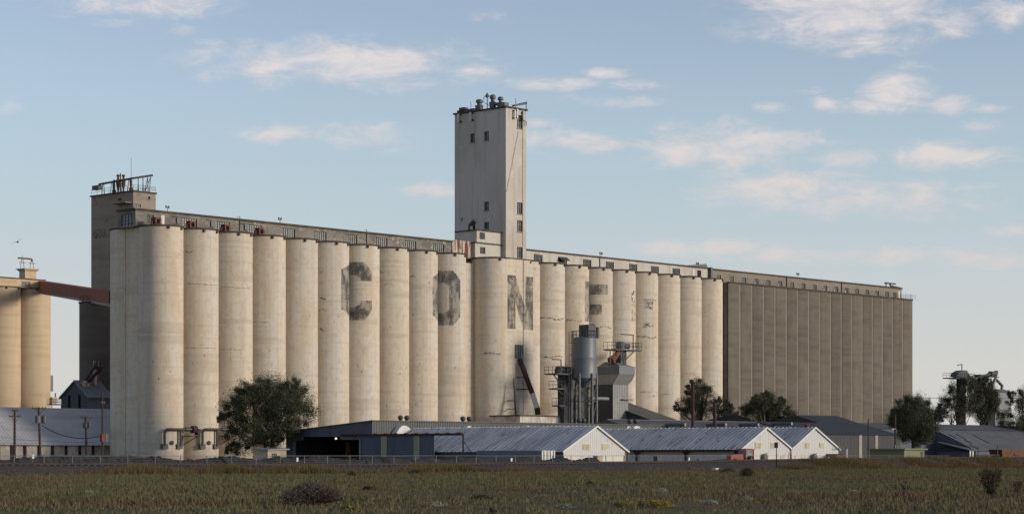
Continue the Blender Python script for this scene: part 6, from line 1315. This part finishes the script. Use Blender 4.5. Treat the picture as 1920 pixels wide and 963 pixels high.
tree('airy grey green tree left of the feed mill', 1795, 2, [(1782, 745, 18, 26), (1800, 730, 16, 22), (1815, 748, 18, 30), (1790, 768, 28, 20), (1775, 765, 14, 18), (1765, 780, 16, 10), (1812, 722, 10, 14), (1825, 740, 14, 30)], 210, 'leaf_grey', seed=9, leaf=.33, trunks=3, per=42)
tree('dark tree in front of the feed mill bins', 1845, 0, [(1835, 745, 16, 34), (1852, 742, 16, 30), (1860, 760, 12, 24), (1840, 770, 24, 20), (1865, 748, 9, 14), (1828, 730, 10, 20), (1848, 722, 10, 14)], 230, 'leaf_grey', seed=10, leaf=.33, trunks=2)
tree('dark spreading tree cut by the right edge', 1925, -30, [(1912, 755, 18, 22), (1930, 748, 24, 26), (1900, 790, 26, 20), (1925, 800, 30, 30), (1885, 785, 14, 16), (1898, 745, 8, 10), (1910, 818, 26, 14)], 220, 'leaf_grey', seed=11, leaf=.28, trunks=2)
tree('low pale shrub left of the airy trees beyond the roof', 1752, -8, [(1752, 782, 12, 9), (1762, 775, 8, 8), (1744, 788, 10, 6)], 40, 'leaf_grey', seed=12, leaf=.34, name='shrub')

# ------------------------------------------------------------------ field vegetation
def in_field(x, y):
    dx, dy = x - OX, y - OY; return dx * MV[0] + dy * MV[1]
def scatter(n, ymin, ymax, cond, rs):
    y = np.sqrt(rs.uniform(ymin ** 2, ymax ** 2, n)); x = rs.uniform(-.262, .262, n) * y; w = in_field(x, y); k = cond(x, y, w); return x[k], y[k]
def blades(x, y, z, nb, hgt, wid, spread, rs, lean=.35):
    n = len(x) * nb; X = np.repeat(x, nb) + rs.normal(0, spread, n); Y_ = np.repeat(y, nb) + rs.normal(0, spread, n); Z = np.repeat(z, nb); H = np.repeat(hgt, nb) * rs.uniform(.5, 1.25, n)
    a = rs.uniform(0, 2 * PI, n); wx, wy = np.cos(a) * wid, np.sin(a) * wid; lx, ly = rs.normal(0, lean, n) * H, rs.normal(0, lean, n) * H
    V = np.stack([np.stack([X - wx, Y_ - wy, Z - .03], 1), np.stack([X + wx, Y_ + wy, Z - .03], 1), np.stack([X + lx, Y_ + ly, Z + H], 1)], 1).reshape(-1, 3)
    return V, np.arange(3 * n).reshape(-1, 3)
rs = np.random.RandomState(21)
x, y = scatter(150000, 50, 265, lambda x, y, w: w < -148.2, rs)
patch = .5 + .5 * np.sin(x * .21 + 1.3 * np.sin(y * .13)) * np.sin(y * .17 + .9 * np.sin(x * .11))
keep = rs.uniform(0, 1, len(x)) < .35 + .65 * patch; x, y, patch = x[keep], y[keep], patch[keep]
V, Fc = blades(x, y, np.zeros(len(x)), 4, .06 + .12 * patch * rs.uniform(.4, 1.4, len(x)), .022, .10, rs, .5)
kind(tag(np_mesh('grass', V, Fc, 'grass'), 'short green and brown grass covering the field', 'grass'), 'stuff')
x, y = scatter(9000, 50, 240, lambda x, y, w: w < -149.5, rs)
cl = np.sin(x * .9 + 2 * np.sin(y * .23)) * np.sin(y * .35 + 1.5 * np.sin(x * .31)); kk = cl > rs.uniform(.1, 1.1, len(x)); x, y = x[kk], y[kk]
V, Fc = blades(x, y, np.zeros(len(x)), 14, rs.uniform(.12, .34, len(x)), .016, .14, rs, .4)
kind(tag(np_mesh('weed_tufts', V, Fc, 'grass'), 'loose taller weed tufts scattered through the field', 'weeds'), 'stuff')
# tall dry grass along the foot of the track bed
def dens(px): return np.interp(px, [0, 120, 240, 400, 640, 850, 1000, 1250, 1450, 1540, 1600, 1800, 1920], [.25, .45, .75, .95, .9, .75, .25, .12, .2, .7, 1, 1, 1])
sv = rs.uniform(at(-20, -149), at(1960, -149), 42000); wv = -149.2 + rs.normal(0, .9, len(sv)); X = OX + U[0] * sv + MV[0] * wv; Y_ = OY + U[1] * sv + MV[1] * wv; pxv = CX + F * X / Y_
clump = .55 + .45 * np.sin(sv * .55 + 2 * np.sin(sv * .17)); up = np.where(pxv > 1560, rs.uniform(0, 6.0, len(sv)), rs.uniform(0, .8, len(sv))) ; wv = wv + up * rs.uniform(0, 1, len(sv)); X = OX + U[0] * sv + MV[0] * wv; Y_ = OY + U[1] * sv + MV[1] * wv
k_ = rs.uniform(0, 1, len(sv)) < dens(pxv) * clump
X, Y_, wv, sv, pxv, clump = X[k_], Y_[k_], wv[k_], sv[k_], pxv[k_], clump[k_]
zt_ = np.interp(sv, np.linspace(S0, S1, 60), [trk_z(q) for q in np.linspace(S0, S1, 60)])
zg = np.interp(wv, [-148.6, -146.2, -144.4], [0, .72, .98]) * zt_
V, Fc = blades(X, Y_, zg, 5, (.35 + .35 * clump) * np.where(pxv > 1560, .75, 1.0) * np.clip(dens(pxv) + .2, .4, 1), .018, .12, rs, .22)
kind(tag(np_mesh('dry_grass', V, Fc, 'straw'), 'tall dry golden grass along the foot of the track bed', 'grass'), 'stuff')

def ground_at(px, py): Y_ = CZ * F / (py - YH); return ((px - CX) / F * Y_, Y_)
def weed(name, label, cat, px, py, wpx, hpx, mat, n=500, leaf=.08, stem='twig', heads=0, head_mat='thistle', group=None, seed=1, dome=True, stems=40, nested=False):
    """low plant rooted at a field pixel, wpx wide and hpx tall"""
    rs = np.random.RandomState(seed); x0, y0 = ground_at(px, py); m_ = y0 / F; hw, hh = wpx / 2 * m_, hpx * m_
    T = thing(name, label, cat, (x0, y0, 0), group, frame='world')
    a = rs.uniform(0, 2 * PI, n); r = rs.uniform(0, 1, n) ** .6; z = rs.uniform(0, 1, n) ** .8
    f = np.sqrt(np.clip(1 - (z * .98) ** 2.2, 0, 1)) if dome else (.35 + .65 * z)
    lump = 1 + .25 * np.sin(a * 3 + seed) + .15 * np.sin(a * 7 + 2 * seed)
    P = np.stack([np.cos(a) * r * hw * f * lump, np.sin(a) * r * hw * .8 * f * lump, z * hh * (.85 + .3 * rs.uniform(0, 1, n))], 1)
    V, Fc = leaf_mesh(P, leaf, rs, .4); np_mesh('foliage', V, Fc, mat, T)
    b = MB()
    for i in range(stems):
        an = rs.uniform(0, 2 * PI); q = rs.uniform(.3, 1); e = (x0 + math.cos(an) * hw * q, y0 + math.sin(an) * hw * .8 * q, hh * rs.uniform(.5, 1.05) * (1 if not dome else math.sqrt(max(.1, 1 - q * q * .8))))
        b.tube([(x0 + math.cos(an) * hw * .15 * rs.uniform(0, 1), y0, 0), (x0 + math.cos(an) * hw * q * .6, y0 + math.sin(an) * hw * q * .5, e[2] * .62), e], [.014, .011, .006], 4)
        if i < heads:
            hb = MB().lathe((e[0], e[1]), [(.01, e[2] - .02), (.032, e[2]), (.036, e[2] + .035), (.014, e[2] + .07)], 8); hb.build('seed_head', head_mat, T)
    b.build('stems', stem, T)
    return T
weed('tumbleweed', 'large dark twiggy bush in the left foreground field', 'bush', 585, 946, 134, 38, 'twig', 3800, .07, stems=340, seed=2)
weed('bush', 'dark green bush below the track near the signpost', 'bush', 1400, 893, 34, 15, 'weed', 1500, .10, stems=30, seed=3)
weed('bush', 'low dark weed left of the round bush near the white block', 'bush', 1364, 886, 40, 8, 'weed', 900, .10, stems=20, seed=4)
weed('thistle_plant', 'tall bushy thistle with brown seed heads at the right', 'thistle', 1860, 928, 46, 46, 'weed', 1500, .09, heads=26, dome=False, stems=70, seed=5)
weed('thistle_plant', 'small tan thistle at the right edge of the field', 'thistle', 1907, 927, 22, 26, 'straw', 260, .07, heads=6, dome=False, stems=26, seed=6)
weed('thistle_plant', 'thin thistle with a few dark round heads in the field', 'thistle', 1694, 930, 22, 26, 'weed', 24, .05, heads=6, dome=False, stems=7, seed=7)
weed('thistle_plant', 'reddish thistle head poking in at the bottom edge', 'thistle', 924, 966, 18, 12, 'thistle', 60, .06, heads=6, dome=False, stems=8, seed=8)
weed('rust_weed', 'rust brown low bush on the ballast at far left', 'bush', 30, 888, 44, 12, 'rust_bush', 1300, .11, seed=9)
weed('dark_weed', 'small rust brown weed beside the rust bush', 'bush', 88, 891, 14, 5, 'rust_bush', 240, .09, stems=10, seed=10)
weed('flower_patch', 'yellow flowering patch in the right foreground', 'flowers', 1222, 950, 92, 12, 'yellow_flower', 1900, .07, stems=30, seed=11)
weed('flower_patch', 'small yellow flowering clump right of centre foreground', 'flowers', 1160, 949, 24, 7, 'yellow_flower', 300, .07, stems=10, seed=12)
weed('flower_patch', 'yellowish clump left of the bottom centre', 'flowers', 656, 955, 40, 8, 'yellow_flower', 500, .07, stems=10, seed=13)
weed('flower_patch', 'yellowish clump near the right of the bottom edge', 'flowers', 1412, 942, 24, 5, 'yellow_flower', 240, .07, stems=8, seed=27)
for i, (px, py, wp_, hp, lab) in enumerate(((1240, 924, 40, 9, 'silvery weed clump above the yellow flowers'), (1060, 952, 34, 8, 'silvery weed clump left of the yellow flowers'), (817, 948, 40, 8, 'silvery weed clump in the middle foreground'), (1400, 938, 26, 9, 'silvery weed clump right of the yellow flowers'), (1484, 925, 28, 6, 'pale weed clump below the signpost'), (1600, 924, 26, 6, 'pale weed clump left of the thin thistle'), (165, 926, 26, 8, 'pale weed clump in the left field'), (1330, 944, 44, 7, 'pale weed clump near the bottom right'))):
    weed('silver_weed', lab, 'weed', px, py, wp_, hp, 'sage', 130 + 5 * wp_, .06, stem='sage', stems=14, seed=30 + i, group='silvery weeds in the field')
for i, (px, py, wp_, hp, lab) in enumerate(((905, 936, 44, 8, 'dark flat weed clump in the middle of the field'), (690, 918, 24, 7, 'dark green weed tuft in the left centre field'), (1105, 908, 18, 6, 'small dark weed tuft in the centre right field'), (780, 889, 36, 9, 'dark green bush at the grass line before the sheds'), (660, 893, 26, 9, 'dark green bush at the grass line by the dry grass'))):
    weed('dark_weed', lab, 'weed', px, py, wp_, hp, 'weed', 300 + 12 * wp_, .09, stems=20, seed=50 + i, group='dark weeds in the field')

# ------------------------------------------------------------------ birds
def gull(label, px, py, Y_, span, roll, size=1.0):
    x0 = (px - CX) / F * Y_; z0 = CZ + (YH - py) * Y_ / F; T = thing('gull', label, 'bird', (x0, Y_, z0), 'birds in the sky', frame='world')
    T.rotation_euler = (0, roll, .5)
    b = MB(); b.tube([(x0, Y_ - .28, z0), (x0, Y_ - .2, z0 + .01), (x0, Y_, z0), (x0, Y_ + .18, z0), (x0, Y_ + .34, z0 - .01)], [.02, .055, .085, .055, .015], 10); b.build('body', 'gull', T, smooth=True)
    for sg in (-1, 1):
        h = span / 2; b = MB(); st = [(0, .12, -.10, .03), (.35, .10, -.12, .10), (.7, .02, -.14, .10), (1, -.12, -.16, .04)]
        vs = []
        for (t, lead, trail, zz_) in st:
            for (yy, th) in ((-lead, .0), (-(lead + trail) / 2, .018 * (1 - t) + .004), (-trail, 0), (-(lead + trail) / 2, -.012 * (1 - t) - .003)): vs.append((x0 + sg * t * h, Y_ + yy, z0 + zz_ + th))
        b.add(vs, [(i * 4 + j, (i + 1) * 4 + j, (i + 1) * 4 + (j + 1) % 4, i * 4 + (j + 1) % 4) for i in range(3) for j in range(4)] + [(12, 13, 14, 15)]); b.build('wing', 'gull', T)
gull('gull gliding with spread wings at the left above the bridge', 33, 453.5, 205, 1.25, -.45)
